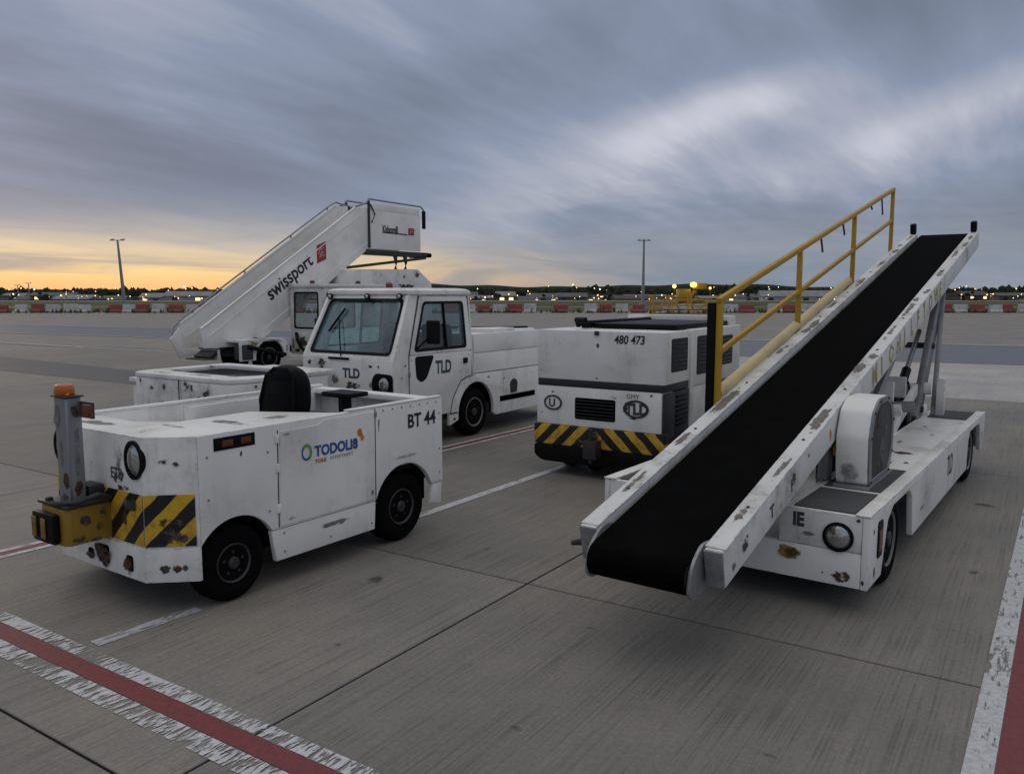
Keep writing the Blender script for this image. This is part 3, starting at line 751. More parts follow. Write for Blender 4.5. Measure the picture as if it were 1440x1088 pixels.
def belt_loader():
    yaw = -2.9; a = R(yaw)
    t = thing('belt_loader', 'white belt loader with black conveyor belt and yellow handrail', 'belt loader', (-.81 - .93 * math.cos(a), 5.9 - .93 * math.sin(a), 0), yaw)
    Z1 = .632
    for s in (1, -1):
        # side skirt with the two wheel openings
        prof = [(-.63, .17), (-.63, Z1), (4.87, Z1), (4.87, .22), (4.62, .24), (4.46, .53), (4.34, .575), (3.72, .575), (3.60, .50), (3.56, .20), (.77, .185), (.70, .50), (.57, .575), (.04, .575), (-.12, .50), (-.26, .17)]
        MB().prism(list(reversed(prof)), 0, .885 * s, .93 * s).build('side_skirt', white_w, t, .010)
        # front corner box
        b = MB(); b.prism([(.375 * s, .40), (.884 * s, .40), (.884 * s, Z1), (.375 * s, Z1)], 1, -.628, -.585); b.build('front_panel', white_w, t, .006)
        MB().box(.375 * s, .41 * s, -.583, 4.85, .41, Z1 - .004).build('inner_skirt', white_w, t, .004)
        box('deck', white_w, t, min(.412 * s, .883 * s), max(.412 * s, .883 * s), -.583, 4.85, Z1 - .03, Z1 - .002)
        box('deck_edge', white_w, t, min(.84 * s, .934 * s), max(.84 * s, .934 * s), -.634, 4.874, Z1 + .001, Z1 + .013, .006)
        box('rear_panel', white_w, t, min(.375 * s, .883 * s), max(.375 * s, .883 * s), 4.82, 4.868, .24, Z1 - .004)
        for y0, y1 in ((-.58, .02), (.10, .95), (4.12, 4.80)):
            MB().box(.45 * s, .83 * s, y0, y1, Z1 - .001, Z1 + .007).build('grip_mat', matgrey, t, .002, 1)
        headlight(t, (.745 * s, -.632, .485), .075, (0, -1, 0))
        o = MB().prism(rrect(-.42, -.29, .32, .56, .03, 3), 0, .928 * s, .938 * s).build('marker_lamp', black, t, .003, 1)
        MB().prism(rrect(-.40, -.31, .36, .50, .02, 3), 0, .936 * s, .942 * s).build('lens', amberdark, o, .002, 1)
        wheel(t, .905 * s, .12, .315, .21, s, rim_w); wheel(t, .905 * s, 3.98, .315, .21, s, rim_w)
        for cy in (.12, 3.98): MB().box(.45 * s, .68 * s, cy - .48, cy + .48, .30, .57).build('wheel_well', hole, t)
    # low front beam and its return
    box('front_beam', white_w, t, -.884, .884, -.6285, -.584, .172, .397, .008)
    box('floor_pan', white_w, t, -.372, .372, -.582, 4.82, .36, .396)
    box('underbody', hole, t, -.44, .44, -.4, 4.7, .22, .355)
    for y in (.12, 3.98): MB().tube([(-.75, y, .315), (.75, y, .315)], .05).build('axle', dsteel, t)
    # engine housing on the near deck
    pr = rpoly([(.14, .655), (.74, .655), (.84, .80), (.85, 1.06), (.76, 1.20), (.62, 1.255), (.34, 1.255), (.18, 1.18), (.10, 1.0), (.11, .80)], .03, 2)
    h = MB().prism(pr, 0, .518, .735).build('engine_housing', white_w, t, .012)
    inn = [(.48 + (y - .48) * .84, .95 + (z - .95) * .86) for y, z in pr]
    MB().prism(inn, 0, .733, .742).build('side_cover', dsteel, h, .003)
    b = MB(); b.ring(pr, inn, lambda q, d: (.736 + d, q[0], q[1]), .012); b.build('rim_flange', steel, h, .003, 1)
    box('housing_foot', steel, h, .51, .755, .10, .84, .634, .656, .004)
    patch('scrape_and_tone', (.626, .1045, .76), X_, Z_, .22, .20, scrape_tone_soft, h, 5, .012)  # soft grey patch, darker low on the front of the housing
    for k, (y, z, wd, ht, mt) in enumerate(((.5, .85, .3, .3, scrape_tone_soft), (.35, 1.1, .2, .2, rust), (.6, 1.05, .2, .3, scrape_tone_soft), (.45, .75, .3, .12, rust))): patch('rust_stain', (.7425, y, z), Y_, Z_, wd, ht, mt, h, 800 + k)
    for k in range(9):
        q_ = pr[(k * 3 + 1) % len(pr)]
        MB().lathe([(-.002, .010), (.006, .009), (.008, .002)], (.749, .48 + (q_[0] - .48) * .93, .95 + (q_[1] - .95) * .94), 0, 6).build('bolt', dsteel, h)
    # ---- conveyor, inclined
    y0, z0, y1, z1, cx = -1.92, .677, 6.95, 2.83, .075
    th = math.atan2(z1 - z0, y1 - y0); L = math.hypot(z1 - z0, y1 - y0); ct, st_ = math.cos(th), math.sin(th)
    def K(p): return Vector((cx + p.x, y0 + p.y * ct - p.z * st_, z0 + p.y * st_ + p.z * ct))
    hw = .43
    for s in (1, -1):
        b = MB(K); b.box(.325 * s, hw * s, 0, L, -.215, 0); r_ = b.build('side_rail', rail_w, t, .012)
        MB(K).box(.32 * s, (hw + .006) * s, .02, L - .05, .0005, .006).build('rail_cap', rail_w, r_, .003, 1)
        for k in range(9):
            yy = .5 + k * 1.02
            MB(K).lathe([(-.002, .011), (.006, .010), (.008, .002)], (.378 * s, yy, .007), 2, 8).build('bolt', dsteel, r_)
        rq = random.Random(31 + s)
        yy = .25
        while yy < L - .4:
            ln = rq.uniform(.25, .95)
            patch('worn_patch', K(Vector((.378 * s + rq.uniform(-.02, .02), yy + ln / 2, .0062))), X_, Vector((0, ct, st_)), rq.uniform(.07, .12), ln, brownwear, r_, int(yy * 100) + s, .0012, 18, .45)
            yy += ln * rq.uniform(.75, 1.7)
        # lower pulley bracket
        pl = rpoly([(-.19, -.17), (-.15, -.235), (.0, -.25), (.16, -.18), (.16, -.03), (.02, .01), (-.13, -.05)], .05)
        MB(K).prism(pl, 0, .292 * s, .312 * s).build('pulley_bracket', steel, t, .004)
        box('rail_end', galv, r_, min(.327 * s, .428 * s), max(.327 * s, .428 * s), -.012, -.001, -.213, -.002, .002, K)
        box('rubber_buffer', black, t, min(.335 * s, .41 * s), max(.335 * s, .41 * s), L - .11, L - .02, .008, .15, .02, K)
        box('upper_bracket', dsteel, t, min(.30 * s, .322 * s), max(.30 * s, .322 * s), L - .15, L + .12, -.20, -.05, .01, K)
    # the belt: one closed loop round two pulleys
    rp = .095; zc = -.03 - rp; loop = []
    ya, yb = -.10, L + .02
    nseg = 40
    for k in range(nseg + 1): loop.append((ya + (yb - ya) * k / nseg, -.03 - .012 * math.sin(PI * k / nseg)))
    loop += [(yb + rp * math.sin(q), zc + rp * math.cos(q)) for q in [PI * k / 12 for k in range(1, 12)]]
    for k in range(nseg + 1): loop.append((yb + (ya - yb) * k / nseg, zc - rp - .02 * math.sin(PI * k / nseg)))
    loop += [(ya - rp * math.sin(q), zc - rp * math.cos(q)) for q in [PI * k / 12 for k in range(1, 12)]]
    b = MB(K); nn = len(loop); rows = []
    cyy = .5 * (ya + yb)
    for x in (-.288, .288):
        rows.append([b.v((x, q[0], q[1])) for q in loop])
    inn = []
    for i, q in enumerate(loop):
        d = Vector(loop[(i + 1) % nn]) - Vector(loop[i - 1]); nv = Vector((d.y, -d.x)).normalized() * .008; inn.append((q[0] + nv.x, q[1] + nv.y))
    for x in (.288, -.288): rows.append([b.v((x, q[0], q[1])) for q in inn])
    for r0, r1 in ((0, 1), (1, 2), (2, 3), (3, 0)):
        for i in range(nn): b.face([rows[r0][i], rows[r0][(i + 1) % nn], rows[r1][(i + 1) % nn], rows[r1][i]])
    be = b.build('conveyor_belt', beltm, t)
    box('belt_splice', steel, be, -.27, .27, -.115, -.107, -.1, -.096, .001, K)
    for yy in (ya, yb): MB(K).lathe([(-.285, rp - .012), (.285, rp - .012)], (0, yy, zc), 0, 20).build('pulley', dsteel, t)
    MB(K).box(-.32, .32, .15, L - .2, -.16, -.125).build('slider_bed', dsteel, t)
    MB(K).tube([(-.42, .03, -.12), (-.51, .01, -.14)], [.025, .014]).build('lower_pin', dsteel, t)
    # faded lettering on the near rail, stickers low down
    for k in range(11):
        yy = 3.15 + k * .30
        text('rail_lettering', 'MIOHJLFTOWE'[k], .22, K(Vector((hw, yy, -.185))), Vector((0, ct, st_)), Vector((0, -st_, ct)), fadedyel, t, .010, 1.0, .002)
    for k, (yy, n_, wd, ht, mt) in enumerate(((.30, -.10, .18, .13, scrape), (.75, -.09, .10, .14, inkgrey), (1.15, -.10, .12, .14, logoblue), (1.45, -.07, .10, .06, yscrape), (1.95, -.12, .05, .09, logoorange), (2.2, -.12, .2, .12, scrape), (.12, -.15, .08, .08, scrape_tone_soft))):
        patch('sticker', K(Vector((hw, yy, n_))), Vector((0, ct, st_)), Vector((0, -st_, ct)), wd, ht, scrape if mt in (inkgrey, logoblue) else mt, t, 300 + k, .002, 14, .5)
    text('sticker_lettering', 'F', .11, K(Vector((hw, 1.08, -.16))), Vector((0, ct, st_)), Vector((0, -st_, ct)), inkblue, t, .004)
    text('sticker_lettering', 'T', .11, K(Vector((hw, .70, -.16))), Vector((0, ct, st_)), Vector((0, -st_, ct)), inkgrey, t, .004)
    # handrail on the far rail
    xr = cx - hw - .035
    def zr(y): return z0 + (y - y0) * st_ / ct
    py = (.16, 2.09, 4.03, 5.92)
    top = lambda y: zr(y) + .765
    for y in py:
        o = box('handrail_post', yellow, t, xr - .022, xr + .022, y - .022, y + .022, zr(y) - .16, top(y) - .004, .004)
    MB().bar((xr, py[0] - .03, top(py[0] - .03)), (xr, py[-1] + .03, top(py[-1] + .03)), .045, .045).build('handrail', yellow, t, .006)
    MB().bar((xr, py[0], top(py[0]) - .40), (xr, py[-1], top(py[-1]) - .40), .035, .04).build('mid_rail', yellow, t, .005)
    MB().tube([(xr - .015, py[0] + .02, zr(py[0]) + .04), (xr - .015, py[2] - .1, zr(py[2] - .1) + .04)], .045, 14).build('guard_tube', pale_tube, t)
    box('guard_pad', black, t, xr - .085, xr - .026, py[0] - .045, py[0] + .05, zr(py[0]) - .20, top(py[0]) - .02, .008)
    for k, (y, dz) in enumerate(((2.75, -.30), (3.55, -.26), (4.75, -.12), (5.3, -.40))):
        MB().bar((xr, y, top(y) - .02), (xr + .01, y + .04, top(y) + dz * .55), .012, .02).build('strap', dsteel, t)
    # lift gear under the belt
    for s in (1, -1):
        MB().bar((.36 * s, 3.95, .60), (.36 * s, 5.15, 2.17), .07, .24).build('lift_arm', steel, t, .008)
        MB().bar((.47 * s, 4.35, .62), (.40 * s, 5.05, 2.05), .05, .09).build('lift_arm', steel, t, .008)
        MB().tube([(.22 * s, 3.2, .55), (.22 * s, 4.1, 1.15)], .05).build('lift_cylinder', black, t)
        MB().tube([(.22 * s, 4.1, 1.15), (.22 * s, 4.72, 1.56)], .028).build('cylinder_rod', galv, t)
        MB().bar((.30 * s, .55, .40), (.30 * s, .75, zr(.75) - .20), .06, .10).build('pivot_arm', steel, t, .006)
        MB().bar((.33 * s, 1.0, .42), (.33 * s, 3.4, zr(3.4) - .25), .05, .09).build('link_arm', steel, t, .006)
        box('upright', white_w, t, min(.50 * s, .58 * s), max(.50 * s, .58 * s), 4.30, 4.42, .635, 1.05, .006)
    for y, z in ((4.05, .72), (4.55, 1.40), (5.05, 2.02)):
        MB().tube([(-.42, y, z), (.42, y, z)], .035).build('cross_tube', dsteel, t)
    box('motor', dsteel, t, -.30, .25, 2.2, 2.75, .40, .78, .03)
    box('pump', black, t, -.28, .20, 3.0, 3.5, .40, .86, .05)
    box('valve_block', steel, t, .05, .34, 3.6, 3.85, .40, .70, .02)
    box('tail_cowl', white_w, t, -.34, .34, 4.50, 4.80, .40, .70, .02)
    for k in range(4):
        q = [Vector((.34, .55 + .1 * k, .62)), Vector((.40, .48 + .06 * k, .80)), Vector((.36, .72 + .1 * k, .95)), Vector((.30, .8 + .12 * k, 1.05))]
        MB().tube(q, .016, 8).build('hose', black, t)
    MB().lathe([(0, .045), (.05, .045), (.06, .01)], (.46, .30, .86), 0, 14).build('oil_cap', yellow, t)
    MB().tube([(.40, .30, .64), (.40, .30, .88)], .05, 12).build('filter', steel, t)
    # pumps, tanks, plates and pipes in the well between the decks
    rq = random.Random(77)
    for k in range(26):
        x = rq.uniform(-.30, .26); y = 1.3 + k * .125; wd = rq.uniform(.06, .16); dy = rq.uniform(.08, .26); zt_ = .42 + rq.uniform(.12, .42) + (.25 if k > 15 else 0)
        mt = (black, dsteel, white_far, steel, black, white_far)[k % 6]
        if k % 4 == 3: MB().tube([(x - .18, y, zt_), (x + .22, y + .05, zt_ + .04)], rq.uniform(.03, .07), 12).build('tank', mt, t)
        else: box(('manifold', 'bracket_plate', 'control_box')[k % 3], mt, t, x - wd, x + wd, y, y + dy, .398, zt_, .012)
    for k in range(10):
        x = rq.uniform(-.3, .34); y = 1.4 + k * .3; MB().tube([(x, y, .5), (x + .05, y + .15, .85), (x - .04, y + .4, 1.0), (x, y + .6, .8)], .014, 7).build('hose', black, t)
    for y in (2.9, 3.5):
        box('cross_plate', white_far, t, -.33, .33, y, y + .05, .9, 1.12, .01)
    MB().bar((.36, 2.6, .62), (.34, 4.0, .95), .05, .12).build('link_arm', white_far, t, .008)
    # wear and writing
    for k, (x, z, wd, ht, mt) in enumerate(((.44, .33, .19, .14, yscrape), (.46, .34, .12, .09, rust), (.78, .235, .16, .12, rust), (.86, .61, .05, .04, rust), (.10, .26, .16, .16, yscrape), (.90, .22, .03, .05, rust), (.66, .24, .02, .02, scrape))):
        patch('rust_stain', (x, -.632, z), X_, Z_, wd, ht, mt, t, 200 + k, .002)
    text('lettering', 'IE', .12, (.46, -.6285, .52), X_, Z_, inkgrey, t, .006, .8)
    patch('sticker', (.56, -.629, .475), X_, Z_, .12, .04, scrape_tone_soft, t, 3, .002)
    text('lettering', 'TLD', .26, (.9305, 2.28, .36), Y_, Z_, inkgrey, t, .004, .62)
    for k, (x, y, wd, ht) in enumerate(((.60, 1.30, .30, .36), (.66, 1.75, .34, .30), (.52, 2.3, .1, .2), (.7, 2.9, .08, .12), (.76, 1.3, .10, .2), (.55, 3.4, .10, .15))):
        patch('worn_patch', (x, y, Z1 - .002), X_, Y_, wd, ht, rust if k < 2 else scrape, t, 230 + k, .002, 16, .5)
    for k, (y, z, wd, ht, mt) in enumerate(((.95, .50, .05, .12, scrape), (1.15, .33, .4, .06, scrape_tone_soft), (-.52, .52, .05, .06, rust), (-.47, .25, .05, .10, rust), (3.1, .45, .05, .04, scrape), (4.7, .4, .06, .1, scrape))):
        patch('scrape_and_tone', (.9305, y, z), Y_, Z_, wd, ht, mt, t, 250 + k)
    return t


belt_loader()

# ------------------------------------------------------------------ ground power unit


def power_unit():
    t = thing('ground_power_unit', 'boxy white power unit with hazard-striped bumper and dark grille behind the belt loader', 'power unit', (-4.0, 7.75, 0), 0)
    hw = .76
    # front module: upper hood, navy band, lower panel, striped bumper, skirt
    MB().prism(rrect(-hw, hw, 0, .70, .03, 2), 2, 1.062, 1.60).build('hood', white, t, .012)
    MB().prism(rrect(-hw + .004, hw - .004, .004, .698, .03, 2), 2, .985, 1.060).build('band', navy, t, .004)
    MB().prism(rrect(-hw, hw - .02, 0, .30, .02, 2), 2, .56, .983).build('front_panel', white, t, .008)
    MB().box(-hw + .01, hw - .004, .302, .70, .52, .973).build('side_panel', navy, t, .006)
    MB().box(hw - .018, hw - .004, .006, .30, .50, .973).build('side_panel', navy, t, .004)
    MB().box(-hw - .02, hw + .02, -.02, .10, .335, .556).build('striped_bumper', hz_gpu, t, .012)
    b = MB(); b.prism(rpoly([(-hw - .02, .333), (-hw - .02, .20), (-hw + .08, .14), (hw - .08, .14), (hw + .02, .20), (hw + .02, .333)], .04), 1, -.018, .14)
    b.build('lower_skirt', black, t, .01)
    box('chassis', dsteel, t, -hw + .05, hw - .05, .15, 2.4, .22, .50)
    o = MB().prism(rrect(-.27, .215, .64, .875, .02, 3), 1, -.006, .002).build('grille', hole, t, .002, 1)
    for k in range(6): box('slat', grille, o, -.26, .205, -.014, -.007, .66 + k * .036, .672 + k * .036, .002)
    # ghost lamps: oval rings
    for cx, wd, ht in ((-.545, .115, .085), (.455, .145, .095)):
        P = [(cx + wd * math.cos(2 * PI * k / 24), .80 + ht * math.sin(2 * PI * k / 24)) for k in range(24)]
        Q = [(cx + wd * .82 * math.cos(2 * PI * k / 24), .80 + ht * .78 * math.sin(2 * PI * k / 24)) for k in range(24)]
        b = MB(); b.ring(P, Q, lambda q, d: (q[0], -.004 - d, q[1]), .008); o = b.build('lamp_ring', dsteel, t, .002, 1)
        b = MB(); vs = [b.v((q[0], -.003, q[1])) for q in Q]; b.face(vs); b.build('lamp_cover', white_w, o, smooth=False)
    text('lettering', 'U', .12, (-.60, -.004, .755), X_, Z_, inkgrey, t, .004)
    text('lettering', 'TLD', .16, (.33, -.004, .745), X_, Z_, inkgrey, t, .008, .9)
    text('lettering', 'GMY', .07, (.34, -.001, .905), X_, Z_, inkgrey, t, .0)
    for k, (x, z, wd, ht, mt) in enumerate(((.33, .80, .10, .14, rust), (.42, .70, .14, .04, rust), (.62, .95, .05, .05, rust), (-.02, .93, .09, .10, rust), (-.01, 1.10, .06, .05, scrape), (0, 1.45, .06, .08, scrape), (-.62, 1.13, .10, .06, scrape), (-.70, 1.15, .03, .03, scrape), (-.69, .68, .05, .05, scrape), (.69, .60, .03, .04, scrape), (.70, 1.10, .03, .03, scrape), (-.55, .92, .06, .03, scrape_tone_soft), (.2, .9, .1, .04, scrape_tone_soft))):
        patch('rust_stain', (x, -.001, z), X_, Z_, wd, ht, mt, t, 400 + k)
    for k, (x, z, wd, ht) in enumerate(((-.02, .47, .22, .18), (.05, .42, .30, .14), (-.2, .40, .2, .08))):
        patch('scrape_and_tone', (x, -.021, z), X_, Z_, wd, ht, scrape, t, 430 + k)
    text('lettering', '480 473', .125, (.19, -.001, 1.475), X_, Z_, ink, t, .003, .85, .0025, .15)
    box('centre_catch', dsteel, t, -.035, .015, -.022, -.003, 1.555, 1.60, .004)
    # tow coupling
    b = MB(); b.box(-.09, .07, -.16, -.022, .24, .44); h = b.build('tow_coupling', dsteel, t, .02)
    MB().tube([(-.01, -.12, .20), (-.01, -.12, .56)], .022).build('tow_pin', dsteel, h)
    # windows in the side and the second module
    def louvre(y0, y1, z0, z1):
        o = MB().prism(rrect(y0, y1, z0, z1, .025, 3), 0, hw - .006, hw + .004).build('side_grille', grille, t, .002, 1)
        for k in range(int((z1 - z0) / .045)):
            box('slat', navy, o, hw + .005, hw + .011, y0 + .02, y1 - .02, z0 + .025 + k * .045, z0 + .037 + k * .045, .002)
    louvre(.17, .62, 1.18, 1.53)
    for k in range(7): box('louvre_slat', black, t, hw - .003, hw + .006, .34, .66, .60 + k * .05, .625 + k * .05, .002)
    box('door_post', white_w, t, hw - .10, hw + .006, .716, .80, .42, 1.60, .008)
    MB().prism(rrect(-hw, hw, .82, 2.42, .03, 2), 2, .98, 1.605).build('rear_hood', white, t, .012)
    MB().box(-hw + .01, hw - .008, .82, 2.40, .50, .978).build('rear_side', white_w, t, .006)
    box('rear_band', navy, t, hw - .006, hw + .002, 1.35, 2.39, .90, .975, .002)
    louvre(.90, 1.22, 1.10, 1.53); louvre(1.45, 2.1, 1.15, 1.50)
    # black trough and pipes on the roof
    box('roof_tray', black, t, -.35, .66, .55, 2.2, 1.607, 1.66, .012)
    box('roof_tray_lip', black, t, -.42, -.36, .40, 2.3, 1.607, 1.69, .01)
    box('roof_plate', white, t, -.70, .70, 2.2, 2.38, 1.607, 1.72, .01)
    MB().tube([(-.42, .35, 1.64), (-.42, .30, 1.70), (-.30, .28, 1.70)], .035).build('exhaust', black, t)
    wheel(t, .70, .55, .23, .16, 1); wheel(t, -.70, .55, .23, .16, -1); wheel(t, .70, 1.95, .23, .16, 1); wheel(t, -.70, 1.95, .23, .16, -1)
    wheel(t, -.28, .42, .19, .12, -1)
    return t


power_unit()

# ------------------------------------------------------------------ tow tractor with closed cab


def cab_tractor():
    t = thing('cab_tow_tractor', 'white tow tractor with enclosed glass cab and low rear bed', 'tractor', (-7.48, 9.27, 0), 0)
    hw = .80
    # front plate, leaning back over the windscreen
    fy = -1.74
    out = rpoly([(-.78, .36), (.78, .36), (.795, 1.18), (-.795, 1.18)], .05)
    MB().prism(out, 1, fy, fy + .06).build('front_panel', white_w, t, .014)
    # windscreen frame, raked
    def S(q, d):
        k = (q[1] - 1.18) / (2.0 - 1.18)
        return (q[0], fy + .02 + k * .42 + d, q[1])
    o4 = [(-.795, 1.182), (.795, 1.182), (.70, 2.0), (-.70, 2.0)]; i4 = [(-.70, 1.235), (.70, 1.235), (.635, 1.92), (-.635, 1.92)]
    O_, I_ = rpoly(o4, .03), rpoly(i4, .07)
    b = MB(); b.ring(O_, I_, S, .05); b.build('windscreen_frame', white_w, t, .006)
    I2 = rpoly([(-.715, 1.225), (.715, 1.225), (.65, 1.93), (-.65, 1.93)], .07)
    b = MB(); b.ring(I2, rpoly([(-.675, 1.26), (.675, 1.26), (.612, 1.895), (-.612, 1.895)], .06), lambda q, d: S(q, d - .006), .012); b.build('windscreen_seal', black, t)
    b = MB(); b.loft([[S(q, .02) for q in I_], [S(q, .026) for q in I_]]); b.build('windscreen', winglass, t)
    # wipers
    for x0, x1 in ((-.10, -.33),):
        wv = MB().tube([S((x0, 1.20), -.02), S(((x0 + x1) / 2, 1.42), -.03), S((x1 - .02, 1.66), -.02)], .009, 6).build('wiper', black, t)
        MB().bar(S((x1 - .14, 1.50), -.012), S((x1 + .02, 1.80), -.012), .035, .03).build('wiper_blade', black, wv)
    MB().box(-.30, .06, fy - .022, fy - .003, 1.155, 1.185).build('wiper_motor', black, t, .006)
    # roof
    def roofloop(z, ins, dy): return [(x, y, z) for x, y in rrect(-.71 + ins, .71 - ins, -1.34 + dy, -.06 - ins, .06, 3)]
    b = MB(); b.loft([roofloop(1.985, -.035, 0), roofloop(2.03, -.03, .0), roofloop(2.055, .02, .03), roofloop(2.065, .09, .1)]); b.build('roof', white_w, t)
    for x in (-.62, 0.05, .60): 
        o = MB().lathe([(0, .03), (.02, .032), (.05, .022), (.055, .002)], (x, -1.36, 1.985), 1, 14); 
        o.b.free()
        headlight(t, (x, -1.385, 1.955), .032, (0, -1, 0), 'roof_lamp')
    # sides of the cab
    for s in (1, -1):
        def D(q, d):          # side surface leans in above the belt line
            k = max(0, (q[1] - 1.2) / .8)
            return (s * (hw - k * .085 - d), q[0], q[1])
        # door lower panel with the cut round the wheel arch
        prof = rpoly([(-1.44, .40), (-1.44, 1.215), (-.12, 1.215), (-.12, .86), (-.36, .82), (-.54, .60), (-.60, .40)], .03)
        MB().loft([[D(q, 0) for q in prof], [D(q, .045) for q in prof]]).build('door', white_w, t, .008)
        o4 = rpoly([(-1.44, 1.218), (-1.14, 1.96), (-.12, 1.96), (-.12, 1.218)], .05); i4 = rpoly([(-1.335, 1.265), (-1.07, 1.885), (-.235, 1.885), (-.235, 1.265)], .06)
        b = MB(); b.ring(o4, i4, D, .045); dfm = b.build('door_frame', white_w, t, .006)
        i5 = rpoly([(-1.29, 1.295), (-1.05, 1.86), (-.26, 1.86), (-.26, 1.295)], .05)
        b = MB(); b.ring(rpoly([(-1.345, 1.258), (-1.075, 1.893), (-.225, 1.893), (-.225, 1.258)], .06), i5, lambda q, d: D(q, d - .005), .014); b.build('window_seal', black, dfm)
        b = MB(); b.loft([[D(q, .016) for q in i4], [D(q, .022) for q in i4]]); b.build('side_window', sideglass, dfm)
        MB().bar(D((-.66, 1.27), .008), D((-.66, 1.885), .008), .022, .03).build('window_bar', black, dfm)
        # front pillar and rear pillar
        p4 = rpoly([(-1.735, .40), (-1.735, 1.18), (-1.33, 1.985), (-1.16, 1.985), (-1.455, 1.215), (-1.455, .40)], .03)
        MB().loft([[D(q, .002) for q in p4], [D(q, .055) for q in p4]]).build('front_pillar', white_w, t, .014)
        p4 = [(-.105, .86), (-.105, 1.985), (-.055, 1.985), (-.055, .86)]
        MB().loft([[D(q, .002) for q in p4], [D(q, .06) for q in p4]]).build('rear_pillar', white_w, t, .01)
        p4 = [(-1.16, 1.963), (-1.16, 1.985), (-.105, 1.985), (-.105, 1.963)]
        MB().loft([[D(q, .002) for q in p4], [D(q, .055) for q in p4]]).build('roof_rail', white_w, t)
        # seams, handle, black vent, mirror
        for pl_ in ([(-1.448, .40), (-1.448, 1.21), (-1.15, 1.955)], [(-.112, 1.95), (-.112, .865), (-.20, .862), (-.37, .815), (-.55, .595), (-.61, .40)]):
            MB().tube([D(q, -.0005) for q in pl_], .006, 6).build('door_seam', hole, t)
        for yy_, zz_ in ((-.62, .95), (-.2, 1.16), (-1.40, 1.16), (-1.40, .5)): MB().lathe([(-.002 * s, .010), (.004 * s, .009), (.006 * s, .002)], (s * hw, yy_, zz_), 0, 8).build('bolt', steel, t)
        MB().bar(D((-.27 + .04, 1.085), -.01), D((-.27 - .05, 1.085), -.01), .02, .075).build('door_handle', black, t, .008)
        vp = rpoly([(-1.335, 1.20), (-.95, 1.20), (-1.10, .92), (-1.2, .86), (-1.31, .92)], .05)
        MB().loft([[D(q, -.006) for q in vp], [D(q, .004) for q in vp]]).build('vent', black, t)
        MB().tube([D((-1.30, 1.30), -.02), D((-1.26, 1.42), -.16), D((-1.20, 1.46), -.20)], .012, 8).build('mirror_arm', black, t)
        b = MB(); b.loft([[(s * (hw + .10 + i * .20), -1.24 + dy, z) for i, z in ((0, 1.36), (1, 1.36), (1, 1.66), (0, 1.66))] for dy in (0, .06)]); b.build('mirror', black, t, .03, 3)
        for z in (.62, .95): box('hinge', steel, t, min(s * (hw - .004), s * (hw + .012)), max(s * (hw - .004), s * (hw + .012)), -1.47, -1.43, z, z + .06, .004)
        # fender and skirt round the axle
        pf = [(-.62, .22), (-.62, .40)] + [(-.56, .60), (-.38, .80), (-.20, .85), (.0, .87), (1.95, .87), (1.95, .27), (1.55, .25)] + [(.48, .24)] + arc(0, .34, .425, -8, 188, 16)
        MB().prism(pf, 0, s * (hw - .055), s * (hw - .004)).build('fender', white_w, t, .010)
        out_ = arc(0, .34, .425, -8, 188, 16); inn_ = arc(0, .34, .445, 188, -8, 16)
        MB().prism(out_ + inn_, 0, s * .42, s * (hw - .056)).build('wheel_arch', hole, t)
        box('step', matgrey, t, min(s * .60, s * (hw + .004)), max(s * .60, s * (hw + .004)), -.615, -.45, .375, .395, .004)
        # bed side in two boards
        MB().prism(rrect(-.02, 1.92, .885, 1.16, .012, 2), 0, s * .70, s * .765).build('bed_side', white, t, .006)
        MB().prism(rrect(-.02, 1.92, 1.166, 1.43, .012, 2), 0, s * .70, s * .765).build('bed_side', white, t, .006)
        wheel(t, s * (hw - .03), 0, .335, .22, s, rim_w); wheel(t, s * (hw - .03), 1.78 + .6, .335, .22, s, rim_w)
        MB().prism(arc(.95, .62, .11, 20, 160, 6) + [(.86, .52), (1.03, .52)], 0, s * (hw - .006), s * (hw + .001)).build('bracket', dsteel, t)
        box('side_slot', hole, t, min(s * (hw - .006), s * (hw + .003)), max(s * (hw - .006), s * (hw + .003)), .58, 1.55, .42, .50, .004)
        patch('rust_stain', (s * (hw - .0035), .30, .80), Y_ * s, Z_, .16, .08, yscrape, t, 3)
        patch('rust_stain', (s * (hw - .0035), -.42, .58), Y_ * s, Z_, .06, .12, rust, t, 5)
        for k, (y, z) in enumerate(((-.52, .30), (.42, .7), (.7, .75), (1.5, .78), (.62, .5))): patch('scrape_and_tone', (s * (hw - .0035), y, z), Y_ * s, Z_, .10, .06, scrape, t, 20 + k)
    box('bed_floor', white, t, -.69, .69, -.02, 1.92, .83, .88)
    box('bed_front', white, t, -.69, .69, -.03, .02, .885, 1.43)
    for k, (x0, x1, y0, y1, z) in enumerate(((-.64, .62, .08, .62, 1.30), (-.60, .64, .66, 1.24, 1.36), (-.62, .60, 1.28, 1.88, 1.33))):
        box('bed_cover', white, t, x0, x1, y0, y1, .89, 1.08 + z - .98 + .02, .03)
    MB().tube([(-.60, .10, 1.46), (-.2, .5, 1.49), (.3, 1.1, 1.47), (.5, 1.8, 1.46)], .02, 8).build('bed_cable', black, t)
    box('cab_back', white, t, -.72, .72, -.10, -.062, .86, 1.22)
    b = MB(); b.ring(rpoly([(-.70, 1.22), (.70, 1.22), (.67, 1.98), (-.67, 1.98)], .02), rpoly([(-.58, 1.28), (.58, 1.28), (.56, 1.88), (-.56, 1.88)], .05), lambda q, d: (q[0], -.10 + d, q[1]), .04); b.build('rear_window_frame', white, t)
    b = MB(); b.loft([[(q[0], -.085 + d, q[1]) for q in rpoly([(-.58, 1.28), (.58, 1.28), (.56, 1.88), (-.56, 1.88)], .05)] for d in (0, .005)]); b.build('rear_window', sideglass, t)
    box('chassis', dsteel, t, -.72, .72, -1.6, 2.6, .30, .42)
